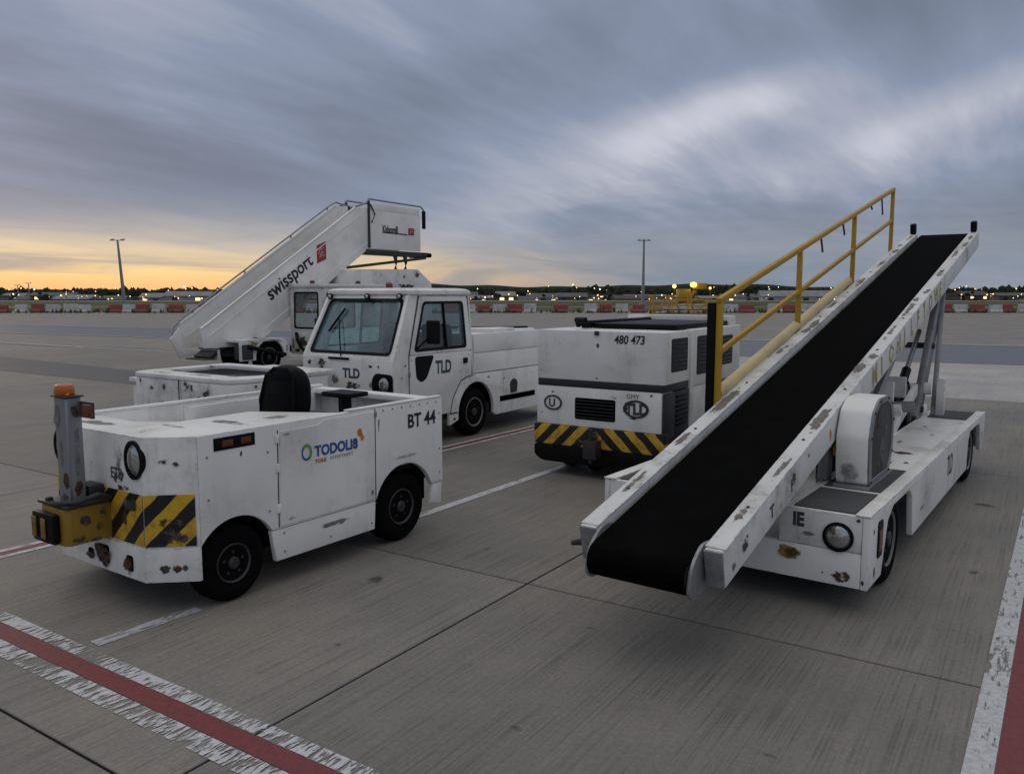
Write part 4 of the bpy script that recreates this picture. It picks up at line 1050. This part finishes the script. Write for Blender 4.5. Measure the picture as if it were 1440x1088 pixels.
    # inside the cab
    box('cab_floor', interior, t, -.70, .70, -1.66, -.12, .43, .47)
    b = MB(); b.prism(rpoly([(-1.66, .48), (-1.66, 1.17), (-1.45, 1.21), (-1.28, 1.16), (-1.26, .48)], .04), 0, -.70, .70); b.build('dashboard', interior, t, .01)
    for x in (-.36, .36):
        o = MB().prism(rrect(x - .24, x + .24, -.85, -.38, .06, 3), 2, .80, .92).build('seat_cushion', vinyl, t, .03)
        MB().prism(rrect(x - .23, x + .23, .93, 1.58, .08, 3), 1, -.40, -.28).build('seat_back', vinyl, t, .03)
        box('seat_base', black, t, x - .2, x + .2, -.80, -.40, .48, .80)
    MB().tube([(.36, -1.30, 1.05), (.36, -1.08, 1.20)], .02).build('steering_column', black, t)
    c = Vector((.36, -1.07, 1.21)); ax = Vector((0, .75, .66)); u = X_; v = ax.cross(u)
    MB().tube([c + (u * math.cos(2 * PI * k / 24) + v * math.sin(2 * PI * k / 24)) * .19 for k in range(25)], .016, 8).build('steering_wheel', black, t)
    MB().prism(rrect(-.5, -.12, -1.60, -1.35, .05), 2, 1.212, 1.30).build('paper_bag', whiteplast, t, .03)
    # nose fittings
    MB().prism(rpoly([(.45, .74), (.79, .74), (.79, 1.00), (.50, 1.01), (.44, .92)], .06), 1, fy - .010, fy - .001).build('lamp_surround', black, t, .004)
    headlight(t, (.645, fy - .012, .875), .088, (0, -1, 0)); headlight(t, (-.645, fy - .012, .875), .088, (0, -1, 0))
    text('lettering', 'TLD', .17, (-.06, fy, .93), X_, Z_, inkblue, t, .006, .95)
    text('lettering', 'TLD', .235, (hw, -.92, .955), Y_, Z_, inkblue, t, .008, .78)
    for k, (x, z, wd, ht, mt) in enumerate(((-.42, 1.06, .34, .34, scrape), (.10, .83, .5, .16, scrape), (.0, .78, .2, .06, rust), (-.66, 1.10, .10, .10, scrape), (.42, 1.09, .10, .05, scrape), (.55, 1.09, .05, .07, scrape), (-.2, .9, .2, .2, scrape_tone_soft), (.42, .86, .10, .14, scrape_tone_soft))):
        patch('scrape_and_tone', (x, fy - .001, z), X_, Z_, wd, ht, mt, t, 500 + k)
    for k, (y, z, wd, ht, mt) in enumerate(((-1.6, .95, .08, .05, rust), (-1.52, 1.10, .05, .04, rust), (-1.58, 1.5, .04, .03, scrape), (-.2, .95, .03, .05, scrape))):
        patch('scrape_and_tone', (hw + .001 - max(0, (z - 1.2) / .8 * .085), y, z), Y_, Z_, wd, ht, mt, t, 520 + k)
    MB().lathe([(0, .05), (.05, .048), (.07, .03), (.075, .002)], (.18, -1.1, 2.064), 2, 16).build('beacon', amberdark, t)
    return t


cab_tractor()

# ------------------------------------------------------------------ low tug behind the near tractor


def low_tug():
    t = thing('low_baggage_tug', 'low white tug with scraped nose and dark open top behind the near tractor', 'tractor', (-8.06, 5.60, 0), 0)
    hw, z1 = .95, 1.09
    plan = rpoly([(-hw + .12, -.10), (hw - .10, -.10), (hw, .10), (hw, 1.30), (-hw, 1.30), (-hw, .12)], .08, 3)
    inn = rpoly([(-hw + .32, .22), (hw - .32, .22), (hw - .22, .38), (hw - .22, 1.08), (-hw + .22, 1.08), (-hw + .22, .40)], .10, 3)
    b = MB(); b.ring(plan, inn, lambda q, d: (q[0], q[1], z1 - .05 + d), .05); b.build('top_deck', white_far, t, .012)
    b = MB(); b.ring([(q[0] * .995, q[1] if q[1] > 0 else q[1] * .95) for q in plan], [(q[0] * .95, .05 + q[1] * .93) for q in plan], lambda q, d: (q[0], q[1], .42 + d), z1 - .052 - .42); b.build('body', white_far, t, .01)
    box('well_floor', dsteel, t, -.7, .7, .15, 1.2, .92, .96)
    box('bumper', white_far, t, -.80, .80, -.16, -.02, .27, .50, .03)
    box('corner_step', white_far, t, -1.12, -.95, .02, .40, .95, 1.0, .01)
    box('corner_box', white_far, t, -1.10, -.952, .05, .38, .45, .90, .02)
    box('rear_shelf', white_far, t, -.3, .84, 1.31, 1.50, 1.02, 1.085, .02)
    box('rear_panel', dsteel, t, -.7, .70, 1.31, 1.45, .5, 1.0, .02)
    MB().bar((.02, -.094, .60), (.02, -.094, 1.04), .012, .01).build('seam', hole, t)
    for k, (x, z, wd, ht, mt) in enumerate(((.18, .97, .34, .20, scrape), (.50, .93, .36, .22, scrape), (.36, .85, .2, .12, rust), (.40, .82, .12, .06, yscrape), (-.25, .95, .08, .14, rust), (-.5, .93, .14, .08, scrape), (-.7, .98, .08, .18, scrape), (.68, .84, .1, .1, scrape), (-.3, .75, .2, .1, scrape_tone_soft))):
        patch('scrape_and_tone', (x, -.099, z), X_, Z_, wd, ht, mt, t, 600 + k)
    for k, (y, z, wd, ht) in enumerate(((.35, .98, .10, .10), (.7, .95, .06, .12), (.2, 1.0, .06, .05))):
        patch('scrape_and_tone', (hw + .001, y, z), Y_, Z_, wd, ht, scrape, t, 620 + k)
    for k, (x, y) in enumerate(((-.5, .05), (.2, .08), (.55, .2), (-.7, .9))): patch('worn_patch', (x, y, z1 + .001), X_, Y_, .5, .12, scrape_tone_soft, t, 640 + k)
    for s in (1, -1): wheel(t, s * (hw - .02), .38, .27, .19, s); wheel(t, s * (hw - .02), 1.02, .27, .19, s)
    MB().prism(rrect(-.24, .24, .97, 1.02, .02), 1, .6, .9).build('seat_pad', vinyl, t)
    return t


low_tug()

# ------------------------------------------------------------------ passenger stairs on a truck


def stairs_truck():
    t = thing('passenger_stairs_truck', 'white aircraft boarding stairs on a truck, lettered swissport on the side', 'boarding stairs', (-16.88, 14.22, 0), 0)
    yb, ytp = -2.0, 3.25
    sl_ = .622
    zt = lambda y: 1.13 + (y + 2.0) * sl_
    W = .80
    for k, x in enumerate((0.0, -W)):
        up = .0 if k == 0 else .10
        prof = [(-2.0, zt(-2.0) + up), (-1.93, .68), (-.45, .68), (.21, 1.06), (3.80, 3.28), (3.80, zt(3.3) + .03 + up), (3.3, zt(3.3) + up)]
        w_ = MB().prism(list(reversed(prof)), 0, x - .05, x).build('side_wall', white_s, t, .012)
        MB().bar((x - .02, -2.0, zt(-2.0) + up + .02), (x - .02, 3.28, zt(3.28) + up + .02), .08, .035).build('wall_cap', white_s, w_, .008)
        for (y0, z0_, y1, z1_) in ((-1.75, .98, 3.7, .98 + 5.45 * sl_), (-.2, 1.02, 3.75, 1.02 + 3.95 * sl_)):
            MB().bar((x + .004, y0, z0_), (x + .004, y1, z1_), .014, .03).build('fold_rib', white_s, w_, .003, 1)
        # handrail
        hr = [(x - .03, -2.22, .95), (x - .03, -2.18, 1.16), (x - .03, -1.9, zt(-1.9) + .22)] + [(x - .03, y, zt(y) + .22) for y in (0, 2, 3.15)] + ([(x - .03, 3.35, zt(3.15) + .30), (x - .03, 4.2, zt(3.15) + .18)] if k else [])
        if k: MB().tube(hr, .024, 8).build('handrail', galv, t)
        for y in ((-1.6, 0, 1.6, 3.0) if k else ()): MB().bar((x - .03, y, zt(y) + .06), (x - .03, y, zt(y) + .23), .03, .03).build('rail_stanchion', galv, t)
    # treads
    for k in range(15):
        y = -1.9 + k * .375; z = .42 + k * .375 * sl_
        if k > 13: break
        box('tread', matgrey, t, -W + .005, -.055, y, y + .30, z - .03, z, .004)
    MB().bar((-W / 2, -1.7, .42), (-W / 2, 3.6, .36 + 5.5 * sl_), .62, .10).build('stair_stringer', dsteel, t)
    b = MB(); b.prism([(-2.05, .42), (-2.30, .90), (-2.02, 1.18), (-1.95, .60), (-1.5, .50)], 0, -W - .02, -W + .02); b.build('toe_plate', white_s, t, .006)
    box('rear_apron', white_s, t, -W + .02, -.06, -1.50, -1.44, .36, .78, .01)
    # platform
    box('platform_floor', dsteel, t, -W - .1, .02, 3.70, 6.55, 3.16, 3.28, .012)
    for x in (0.03, -W - .07):
        o = box('platform_wall', white_s, t, x - .05, x, 3.80, 6.15, 3.30, 4.42, .012)
        box('platform_wall_top', white_s, t, x - .04, x - .004, 3.82, 6.12, 4.424, 4.62, .012)
        MB().tube([(x - .02, 3.3, zt(3.3) + .04), (x - .02, 3.72, 4.60), (x - .02, 3.84, 4.73), (x - .02, 5.4, 4.71), (x - .02, 6.2, 4.70), (x - .02, 6.34, 4.60), (x - .02, 6.34, 4.05)], .026, 8).build('platform_rail', galv, t)
        box('rail_pad', black, t, x - .05, x + .02, 6.28, 6.40, 4.02, 4.58, .015)
        MB().bar((x - .01, 3.82, 3.32), (x - .01, 3.82, 4.68), .05, .06).build('platform_post', dsteel, t)
        MB().tube([(x + .02, 3.86, 4.58), (x + .05, 4.02, 4.3), (x + .03, 3.9, 4.05)], .02, 6).build('safety_chain', black, t)
    MB().tube([(-W, 6.60, 3.20), (.06, 6.60, 3.20)], .07, 12).build('platform_bumper', rubber, t)
    MB().bar((-.02, 2.9, 2.72), (-.02, 6.45, 3.11), .06, .08).build('platform_support', dsteel, t, .006)
    # truck under the stairs
    box('chassis', dsteel, t, -.85, -.05, -1.2, 6.6, .44, .60, .01)
    x1 = .58
    pf = [(-1.35, .35), (-1.35, .86), (.0, .88), (.18, .86), (.20, .35), (.05, .35)] + arc(-.43, .40, .45, -6, 186, 14) + [(-1.0, .35)]
    MB().prism(pf, 0, x1 - .06, x1).build('rear_fender', white_far, t, .012)
    MB().box(-.9, x1 - .062, -1.3, .18, .80, .86).build('rear_deck', white_far, t, .01)
    MB().prism(arc(-.43, .40, .45, -6, 186, 14) + arc(-.43, .40, .47, 186, -6, 14), 0, -.3, x1 - .062).build('wheel_arch', hole, t)
    wheel(t, x1 - .04, -.43, .40, .25, 1, rim_w); wheel(t, x1 - .04, 4.6, .40, .25, 1, rim_w); wheel(t, -.90, -.43, .40, .25, -1, rim_w); wheel(t, -.90, 4.6, .40, .25, -1, rim_w)
    for k, (y, z, wd, ht, mt) in enumerate(((-.95, .76, .4, .2, yscrape), (-.2, .80, .5, .1, yscrape), (.1, .6, .12, .4, yscrape), (-1.2, .6, .2, .4, scrape))): patch('old_paint', (x1, y, z), Y_, Z_, wd, ht, mt, t, 700 + k)
    # driver's cab beside the stairs: its back wall and its near side face the camera
    xa, xb_, yc = .06, 1.28, .71
    def G(q, d): return (xb_ - d, q[0], q[1])
    def Bk(q, d): return (q[0], yc + d, q[1])
    def framed(outer, inner, P):
        b = MB(); b.ring(rpoly(outer, .04), rpoly(inner, .08), P, .05); f_ = b.build('window_frame', white_far, t, .008)
        b = MB(); b.loft([[P(q, d) for q in rpoly(inner, .08)] for d in (.02, .026)]); b.build('window', sideglass, f_)
        cx = sum(q[0] for q in inner) / 4; cz = sum(q[1] for q in inner) / 4
        gr = lambda k: rpoly([(cx + (q[0] - cx) * (1 + k / abs(q[0] - cx)), cz + (q[1] - cz) * (1 + k / abs(q[1] - cz))) for q in inner], .08)
        b = MB(); b.ring(gr(.012), gr(-.035), lambda q, d: P(q, d - .006), .012); b.build('window_seal', black, f_)
    framed([(xa, 1.005), (xb_ - .05, 1.005), (xb_ - .05, 2.14), (xa, 2.14)], [(xa + .14, 1.02 + .06), (xb_ - .17, 1.08), (xb_ - .17, 2.02), (xa + .17, 2.02)], Bk)
    framed([(yc, 1.005), (1.98, 1.005), (1.98, 2.14), (yc, 2.14)], [(yc + .14, 1.08), (1.86, 1.08), (1.86, 2.02), (yc + .14, 2.02)], G)
    framed([(2.0, 1.005), (3.2, 1.005), (3.2, 2.14), (2.0, 2.14)], [(2.12, 1.08), (3.08, 1.08), (3.08, 2.02), (2.12, 2.02)], G)
    MB().box(xa, xb_ - .052, yc, yc + .05, .40, 1.0).build('cab_back', white_far, t, .008)
    MB().prism(rpoly([(yc, .40), (yc, 1.0), (3.2, 1.0), (3.2, .40)], .03), 0, xb_ - .05, xb_).build('cab_door', white_far, t, .01)
    MB().prism(rrect(xa - .02, xb_ + .04, yc - .06, 3.4, .06), 2, 2.145, 2.24).build('cab_roof', white_far, t, .03)
    MB().prism(rpoly([(2.45, 2.242), (2.60, 2.66), (5.35, 2.72), (6.0, 2.30), (6.0, 1.0), (3.42, 1.0), (3.42, 2.242)], .06), 0, -.6, x1).build('engine_cowl', white_far, t, .02)
    for k, (x, z, wd, ht, mt) in enumerate(((.55, .74, .5, .46, scrape), (.85, .60, .3, .3, scrape_tone_soft), (.14, .70, .14, .5, yscrape), (.3, .5, .3, .16, rust), (1.05, .85, .16, .2, rust))): patch('scrape_and_tone', (x, yc - .001, z), X_, Z_, wd, ht, mt, t, 730 + k)
    MB().tube([(.30, yc - .03, .95), (.42, yc - .12, .8), (.50, yc - .08, .6), (.62, yc - .05, .5)], .045, 8).build('air_hose', black, t)
    box('cab_seat', vinyl, t, .4, .9, 1.3, 1.5, .8, 1.6, .05)
    box('cab_base', dsteel, t, .08, xb_ - .06, .78, 3.15, .42, .60)
    for y, mt in ((.82, amberdark), (2.1, amberdark)): MB().lathe([(0, .07), (.07, .06), (.09, .01)], (.80 if y < 1 else xb_ - .1, y, 2.242), 2, 14).build('roof_beacon', mt, t)
    for y in (4.75, 5.2): MB().tube([(.2, y, 2.70), (.2, y + .03, 2.92), (.2, y - .02, 3.14)], [.06, .045, .07], 10).build('lift_hook', dsteel, t)
    for k, (y, z, wd, ht, mt) in enumerate(((5.3, 2.55, .35, .30, rust), (4.7, 2.5, .16, .3, yscrape), (4.7, 2.2, 1.5, .2, scrape))): patch('rust_stain', (x1 + .001, y, z), Y_, Z_, wd, ht, mt, t, 720 + k)
    # engine and hoses showing beside the rear wheel
    MB().tube([(x1 + .02, -1.15, .70), (x1 + .1, -.8, .62), (x1 + .08, -.35, .50), (x1 + .05, .0, .45)], .05, 8).build('air_hose', black, t)
    box('battery_box', dsteel, t, x1 - .3, x1 + .02, -1.3, -.98, .38, .75, .02)
    # writing on the wall
    d_ = Vector((0, 1, sl_ * 1.07)).normalized(); n_ = Vector((0, -d_.z, d_.y))
    text('lettering', 'swissport', .50, (.0, .12, 1.80), d_, n_, ink, t, .012, .93, .004)
    b = MB(); b.prism([(1.76, 2.80), (2.10, 2.93), (2.10, 3.42), (1.76, 3.29)], 0, .001, .006); lg = b.build('logo_square', logored, t)
    for k, pts in enumerate(([(1.82, 3.06), (1.88, 3.20), (1.95, 3.24), (1.93, 3.10), (1.86, 3.04)], [(1.95, 3.24), (2.03, 3.22), (2.01, 3.12), (1.93, 3.08)], [(1.84, 2.96), (1.93, 3.03), (2.03, 3.04)], [(1.93, 3.22), (1.95, 3.08), (1.93, 2.95)])):
        MB().tube([(.008, a, c) for a, c in pts], .012, 6).build('logo_mark', whiteplast, lg)
    text('platform_lettering', 'Kidsomill', .30, (.032, 4.38, 3.80), Y_, Z_, ink, t, .010, .62, .004)
    MB().bar((.034, 4.38, 3.80), (.034, 5.5, 3.79), .006, .035).build('lettering_bar', ink, t)
    b = MB(); b.prism([(5.55, 3.78), (5.83, 3.78), (5.85, 4.0), (5.57, 4.0)], 0, .031, .035); lg = b.build('logo_square', logored, t)
    MB().tube([(.037, 5.63, 3.82), (.037, 5.68, 3.96), (.037, 5.72, 3.86), (.037, 5.78, 3.94)], .012, 6).build('logo_mark', whiteplast, lg)
    return t


stairs_truck()

# ------------------------------------------------------------------ red and white barriers round the apron edge
prof = rpoly([(-.30, 0), (.30, 0), (.30, .22), (.15, .38), (.12, .95), (-.12, .95), (-.15, .38), (-.30, .22)], .03, 2)
bm_me = {}
for nm, mt in (('red', redplast), ('white', whiteplast)):
    b = MB(); b.prism(prof, 1, -.78, .78)
    o = b.build('barrier', mt, None, .02, 1); bm_me[nm] = o.data; bpy.data.objects.remove(o)
d0 = 85.0
s = -62.0; k = 0
rg = random.Random(5)
seq = []
while s < 64:
    c = 'red' if (k % 2 == 0) ^ (rg.random() < .08) else 'white'
    if rg.random() < .05: s += 1.6
    o = link('barrier', bm_me[c], None)
    x, y = fr(d0 + rg.uniform(-.5, .5), s); o.scale = (1, rg.uniform(.80, .97), rg.uniform(.85, 1.0))
    o.location = (x, y, -.034); o.rotation_euler = (0, 0, R(33.3 + 90 + rg.uniform(-5, 5)))
    tag(o, '%s plastic barrier in the red and white row at the apron edge' % c, 'barrier', '%s barriers along the apron edge' % c)
    s += rg.choice((1.52, 1.58, 1.7)) ; k += 1

# weeds along the foot of the barriers
b = MB(); rg = random.Random(12)
for k in range(900):
    s_ = rg.uniform(-64, 66); dd = d0 + rg.choice((rg.uniform(-.9, -.35), rg.uniform(.4, 3.0))); x, y = fr(dd, s_); hgt = rg.uniform(.12, .5) * (1.6 if rg.random() < .12 else 1)
    for j in range(5):
        a_ = rg.uniform(0, 6.3); r_ = rg.uniform(.05, .22); q = Vector((x + math.cos(a_) * .05, y + math.sin(a_) * .05, -.03)); tip = Vector((x + math.cos(a_) * r_, y + math.sin(a_) * r_, hgt)); sd_ = Vector((-math.sin(a_), math.cos(a_), 0)) * rg.uniform(.03, .09)
        b.face([b.v(q - sd_), b.v(q + sd_), b.v(tip)])
o = b.build('weeds', grass_m, None, smooth=False); o['kind'] = 'stuff'; o['label'] = 'weeds and grass tufts along the barrier row'

# ------------------------------------------------------------------ lamp masts


def mast(d, s, h, heads, label, lean=0, lit=False):
    x, y = fr(d, s)
    t = thing('lamp_mast', label, 'lamp mast', (x, y, -.05), 33.3)
    MB().tube([(0, 0, 0), (-lean * .5, 0, h * .5), (-lean, 0, h)], [.28, .20, .13], 12).build('mast_pole', galv, t)
    MB().box(-.5, .5, -.5, .5, 0, .5).build('mast_foot', galv, t, .03)
    MB().bar((-lean - .8, 0, h), (-lean + .8, 0, h), .10, .10).build('crossarm', galv, t)
    for i in range(heads):
        xx = -lean - .75 + 1.5 * i / (heads - 1)
        hd = MB().prism(rpoly([(-.24, 0), (.24, 0), (.2, .14), (-.2, .14)], .04), 1, -.28, .28); hd.f = None
        o = hd.build('floodlight', galv, t, .02); o.location = (xx, 0, h + .02); o.rotation_euler = (R(18), R(8 if xx > -lean else -8), 0)
    return t


mast(118, -55.6, 9.5, 2, 'tall grey lamp mast with two heads on the sunset side', lean=.55)
mast(125, 19.9, 9.9, 3, 'tall grey lamp mast standing behind the white power unit')
for d, s, h, lb in ((330, -198, 5.2, 'distant thin mast in the sunset left of the tall mast'), (300, -176, 5.6, 'distant mast with two heads nearer the tall sunset mast'),):
    mast(d, s, h, 2, lb)

# ------------------------------------------------------------------ yellow stand and carts by the barriers
x, y = fr(70, 13.6)
t = thing('yellow_work_stand', 'yellow steel work stand with railings by the far barriers', 'work stand', (x, y, -.034), 33.3)
for i in range(4):
    for j in (0, 1): MB().bar((-1.6 + i * 1.65, j * 1.4, 0), (-1.6 + i * 1.65, j * 1.4, 1.9 - .35 * (i == 3)), .11, .11).build('post', yellow, t)
for z in (.25, .95, 1.45):
    for j in (0, 1): MB().bar((-1.6, j * 1.4, z), (3.35, j * 1.4, z - .0), .09, .12).build('rail', yellow, t)
box('platform', yellow_dirty, t, -1.7, 3.4, -.05, 1.45, .55, .68)
MB().bar((-1.6, 0, .2), (-.2, 0, 1.85), .1, .1).build('brace', yellow, t); MB().bar((1.8, 0, .2), (3.3, 0, 1.4), .1, .1).build('brace', yellow, t)
x, y = fr(96, 20.7)
t = thing('yellow_lift_truck', 'yellow lift truck with a lit lamp beyond the yellow stand', 'lift truck', (x, y, -.05), 33.3)
box('body', yellow_dirty, t, -1.3, 1.8, 0, 2.2, .5, 1.4, .08); box('cab', yellow, t, -1.2, .2, .2, 2.0, 1.45, 2.5, .08)
MB().bar((.2, 1, 1.4), (1.4, 1, 3.2), .3, .3).build('boom', yellow, t); box('basket', yellow, t, .7, 2.1, .4, 1.6, 2.5, 3.2, .05)
for xx in (-.8, 1.2):
    for yy in (.02, 1.9): MB().lathe([(0, .4), (.25, .4)], (xx, yy, .4), 1, 18).build('wheel', rubber, t)
lampw = emit('lamp_glow_warm', (1.0, .58, .20), 5.0); lampy = emit('lamp_glow_yellow', (1.0, .70, .10), 3.5); lampc = emit('lamp_glow_white', (1.0, .88, .70), 5.0)
MB().lathe([(-.3, .1), (-.2, .33), (0, .4), (.2, .33), (.3, .1)], (.4, -.2, 3.0), 2, 12).build('lamp', lampy, t)

# ------------------------------------------------------------------ distant town: sheds, lit windows, street lamps, trees
wall_ms = [plain('far_wall_%d' % i, c, .8, scale=.3) for i, c in enumerate(((.34, .34, .34), (.20, .19, .18), (.13, .115, .105), (.44, .45, .47), (.085, .08, .08)))]
roof_ms = [plain('far_roof_%d' % i, c, .8, scale=.3) for i, c in enumerate(((.10, .10, .105), (.075, .06, .055), (.22, .225, .23)))]
pane_lit = emit('lit_window', (1.0, .66, .30), 2.2); pane_dark = plain('dark_window', (.02, .022, .026), .2)
rg = random.Random(21)


def building(d, s, w_, dp, h, wm, rm, label, lit=.4, gable=True):
    x, y = fr(d, s)
    t = thing('distant_building', label, 'building', (x, y, -6.02), 33.3 + rg.uniform(-12, 12), 'distant buildings beyond the field')
    MB().box(-w_ / 2, w_ / 2, 0, dp, 0, h).build('wall', wall_ms[wm], t)
    if gable:
        MB().prism([(-.4, h + .01), (dp + .4, h + .01), (dp / 2, h + .2 + dp * .14)], 0, -w_ / 2 - .4, w_ / 2 + .4).build('roof', roof_ms[rm], t)
    else:
        box('roof', roof_ms[rm], t, -w_ / 2 - .3, w_ / 2 + .3, -.3, dp + .3, h + .01, h + .5, .02)
    n = max(2, int(w_ / 6))
    for i in range(n):
        cx = -w_ / 2 + w_ * (i + .5) / n; l = rg.random() < lit
        z_ = max(h - 2.0, h * .6)
        wn = box('window', roof_ms[1], t, cx - 1.05, cx + 1.05, -.10, -.01, z_, z_ + 1.5, .0)
        box('pane', pane_lit if l else pane_dark, wn, cx - .9, cx + .9, -.14, -.105, z_ + .15, z_ + 1.35, .0)
    return t


cols = ('white', 'grey', 'brown', 'pale', 'dark'); rcs = ('grey', 'brown', 'pale')
N = 64
used = set()
for i in range(N):
    s_ang = -.66 + 1.32 * (i + .5) / N + rg.uniform(-.012, .012)
    d = rg.uniform(318, 470); s = d * s_ang
    w_ = rg.uniform(6, 22); h = rg.uniform(4.0, 7.0); wm = rg.choice((0, 1, 2, 3, 2, 4)); rm = rg.choice((0, 0, 2, 1)); ga = rg.random() < .6
    px = 720 + 1150 * s / d
    where = 'left of the sunset mast' if px < 170 else 'between the sunset mast and the stairs' if px < 330 else 'seen past the stairs' if px < 660 else 'right of the closed cab' if px < 800 else 'left of the middle mast' if px < 900 else 'behind the yellow stand' if px < 1015 else 'seen through the yellow handrail' if px < 1250 else 'hidden by the raised belt' if px < 1340 else 'at the right edge of the picture'
    lb = 'low distant %s %s with %s %s roof %s' % (cols[wm], 'long shed' if w_ > 17 else 'hut' if w_ < 12 else 'house', rcs[rm], 'pitched' if ga else 'flat', where)
    if 'hidden' in lb: continue
    if lb in used: lb = lb.replace('low distant', 'nearer' if d < 390 else 'farther')
    used.add(lb)
    b_ = building(d, s, w_, rg.uniform(8, 14), h, wm, rm, lb, .55, ga)
building(330, 118, 34, 16, 6.6, 3, 2, 'large pale hangar with low roof seen between the handrail posts', .15, True)

# street lamps far away, lit
for i in range(190):
    a_ = rg.uniform(-.64, .66); d = rg.choice((rg.uniform(302, 314), rg.uniform(302, 314), rg.uniform(480, 600))); px = 720 + 1150 * a_
    if px > 1260 and px < 1335 or 330 < px < 660: continue
    h = rg.uniform(5.5, 7.6) if d < 400 else rg.uniform(8, 13); x, y = fr(d, d * a_)
    warm = rg.random() < .74
    t = thing('distant_lamp', 'small lit %s lamp among the distant buildings' % ('warm' if warm else 'white'), 'street lamp', (x, y, -6.0), 0, '%s lamps in the distance' % ('warm' if warm else 'white'))
    MB().tube([(0, 0, 0), (0, 0, h)], .07, 6).build('lamp_post', galv, t)
    r_ = rg.choice((rg.uniform(.07, .16), rg.uniform(.14, .26))) * d / 350
    MB().lathe([(-r_, r_ * .1), (-r_ * .6, r_ * .8), (0, r_), (r_ * .6, r_ * .8), (r_, r_ * .1)], (0, 0, h + r_), 2, 8).build('lamp_head', lampw if warm else lampc, t)
for a_, d, h, r_ in ((.197, 310, 9.8, .75), (.2235, 310, 9.2, .6), (.2405, 322, 9.4, .5)):
    x, y = fr(d, d * a_)
    t = thing('distant_lamp', 'large yellow lamp glowing above the yellow stand', 'street lamp', (x, y, -6.0), 0, 'yellow lamps above the yellow stand')
    MB().tube([(0, 0, 0), (0, 0, h)], .09, 6).build('lamp_post', yellow, t)
    MB().lathe([(-r_, r_ * .1), (-r_ * .6, r_ * .8), (0, r_), (r_ * .6, r_ * .8), (r_, r_ * .1)], (0, 0, h + r_), 2, 10).build('lamp_head', lampy, t)

# service road strip and pale bank in front of the town
sheet('service_road', [fr(205, -260), fr(205, 260), fr(222, 260), fr(222, -260)], -.04, conc_far)
sheet('far_taxiway', [fr(118, -200), fr(118, 200), fr(126, 200), fr(126, -200)], -.042, asph)

# hills and the far-off wood
b = MB(); n = 240
for lay, (d, amp) in enumerate(((900, 9), (1500, 26))):
    prev = None
    for k in range(n + 1):
        a_ = R(-62 + 124 * k / n); dd = d
        xx, yy = fr(dd * math.cos(a_), dd * math.sin(a_))
        hh = amp * (.45 + .25 * math.sin(k * .045 + lay * 2 + .5) + .16 * math.sin(k * .13 + lay) + .05 * math.sin(k * .71)) + (amp * .35 * max(0, k / n - .45) if lay else 0)
        xb, yb = fr((dd + 300) * math.cos(a_), (dd + 300) * math.sin(a_))
        cur = [b.v((xx, yy, -8)), b.v((xx * 1.03, yy * 1.03, hh * .8)), b.v((xx * 1.1, yy * 1.1, hh)), b.v((xb, yb, -8))]
        if prev:
            for i in range(3): b.face([prev[i], prev[i + 1], cur[i + 1], cur[i]])
        prev = cur
struct(b.build('hills', hill_m, None, smooth=True))
b = MB(); rg = random.Random(3)
ico = bmesh.new(); bmesh.ops.create_icosphere(ico, subdivisions=1, radius=1.0); iv = [v.co.copy() for v in ico.verts]; ifc = [[v.index for v in f.verts] for f in ico.faces]; ico.free()


def crown(cx, cy, cz, rx, rz, m=4):
    for _ in range(m):
        ox, oy, oz = (rg.uniform(-.6, .6) * rx, rg.uniform(-.6, .6) * rx, rg.uniform(-.5, .5) * rz); q = rg.uniform(.45, .75)
        vs = [b.v((cx + ox + v.x * rx * q * rg.uniform(.75, 1.2), cy + oy + v.y * rx * q * rg.uniform(.75, 1.2), cz + oz + v.z * rz * q * rg.uniform(.75, 1.2))) for v in iv]
        for f in ifc: b.face([vs[i] for i in f])


for k in range(1500):
    a_ = rg.uniform(-.72, .72); d = rg.choice((rg.uniform(480, 620), rg.uniform(620, 900)))
    xx, yy = fr(d, d * a_)
    h = 5 + rg.uniform(4.0, 7.0) * (d / 600) * (1.0 + .28 * max(0, a_)) * (.85 + .3 * math.sin(a_ * 17) ** 2)
    crown(xx, yy, -6 + h * .58, rg.uniform(2.4, 4.6) * d / 600, h * .46, 3)
o = b.build('far_wood', leaf_m, None, smooth=False); o['kind'] = 'stuff'; o['label'] = 'dark far-off belt of trees along the horizon'
rg = random.Random(9)
lm = bpy.data.meshes
for k in range(70):
    # single trees standing out before the wood
    a_ = rg.uniform(-.66, .68); d = rg.uniform(320, 480); px = 720 + 1150 * a_
    if 330 < px < 655 or 1255 < px < 1335: continue
    xx, yy = fr(d, d * a_); h = rg.uniform(6.5, 9.5)
    wh = 'on the sunset side' if px < 340 else 'beyond the closed cab' if px < 900 else 'beyond the yellow handrail' if px < 1260 else 'at the far right'
    t = thing('tree', 'small dark distant tree among the buildings %s' % wh, 'tree', (xx, yy, -6.0), 0, 'distant trees %s' % wh)
    MB().tube([(0, 0, 0), (.1, 0, h * .45), (0, .1, h * .8)], [.22, .15, .05], 6).build('trunk', leaf_m, t)
    b = MB()
    for _ in range(9):
        ox, oy, oz = rg.gauss(0, .9), rg.gauss(0, .9), h * rg.uniform(.42, .92); q = rg.uniform(.5, 1.15)
        vs = [b.v((ox + v.x * q * rg.uniform(.7, 1.25), oy + v.y * q * rg.uniform(.7, 1.25), oz + v.z * q * rg.uniform(.6, 1.0))) for v in iv]
        for f in ifc: b.face([vs[i] for i in f])
    b.build('crown', leaf_m, t, smooth=False)
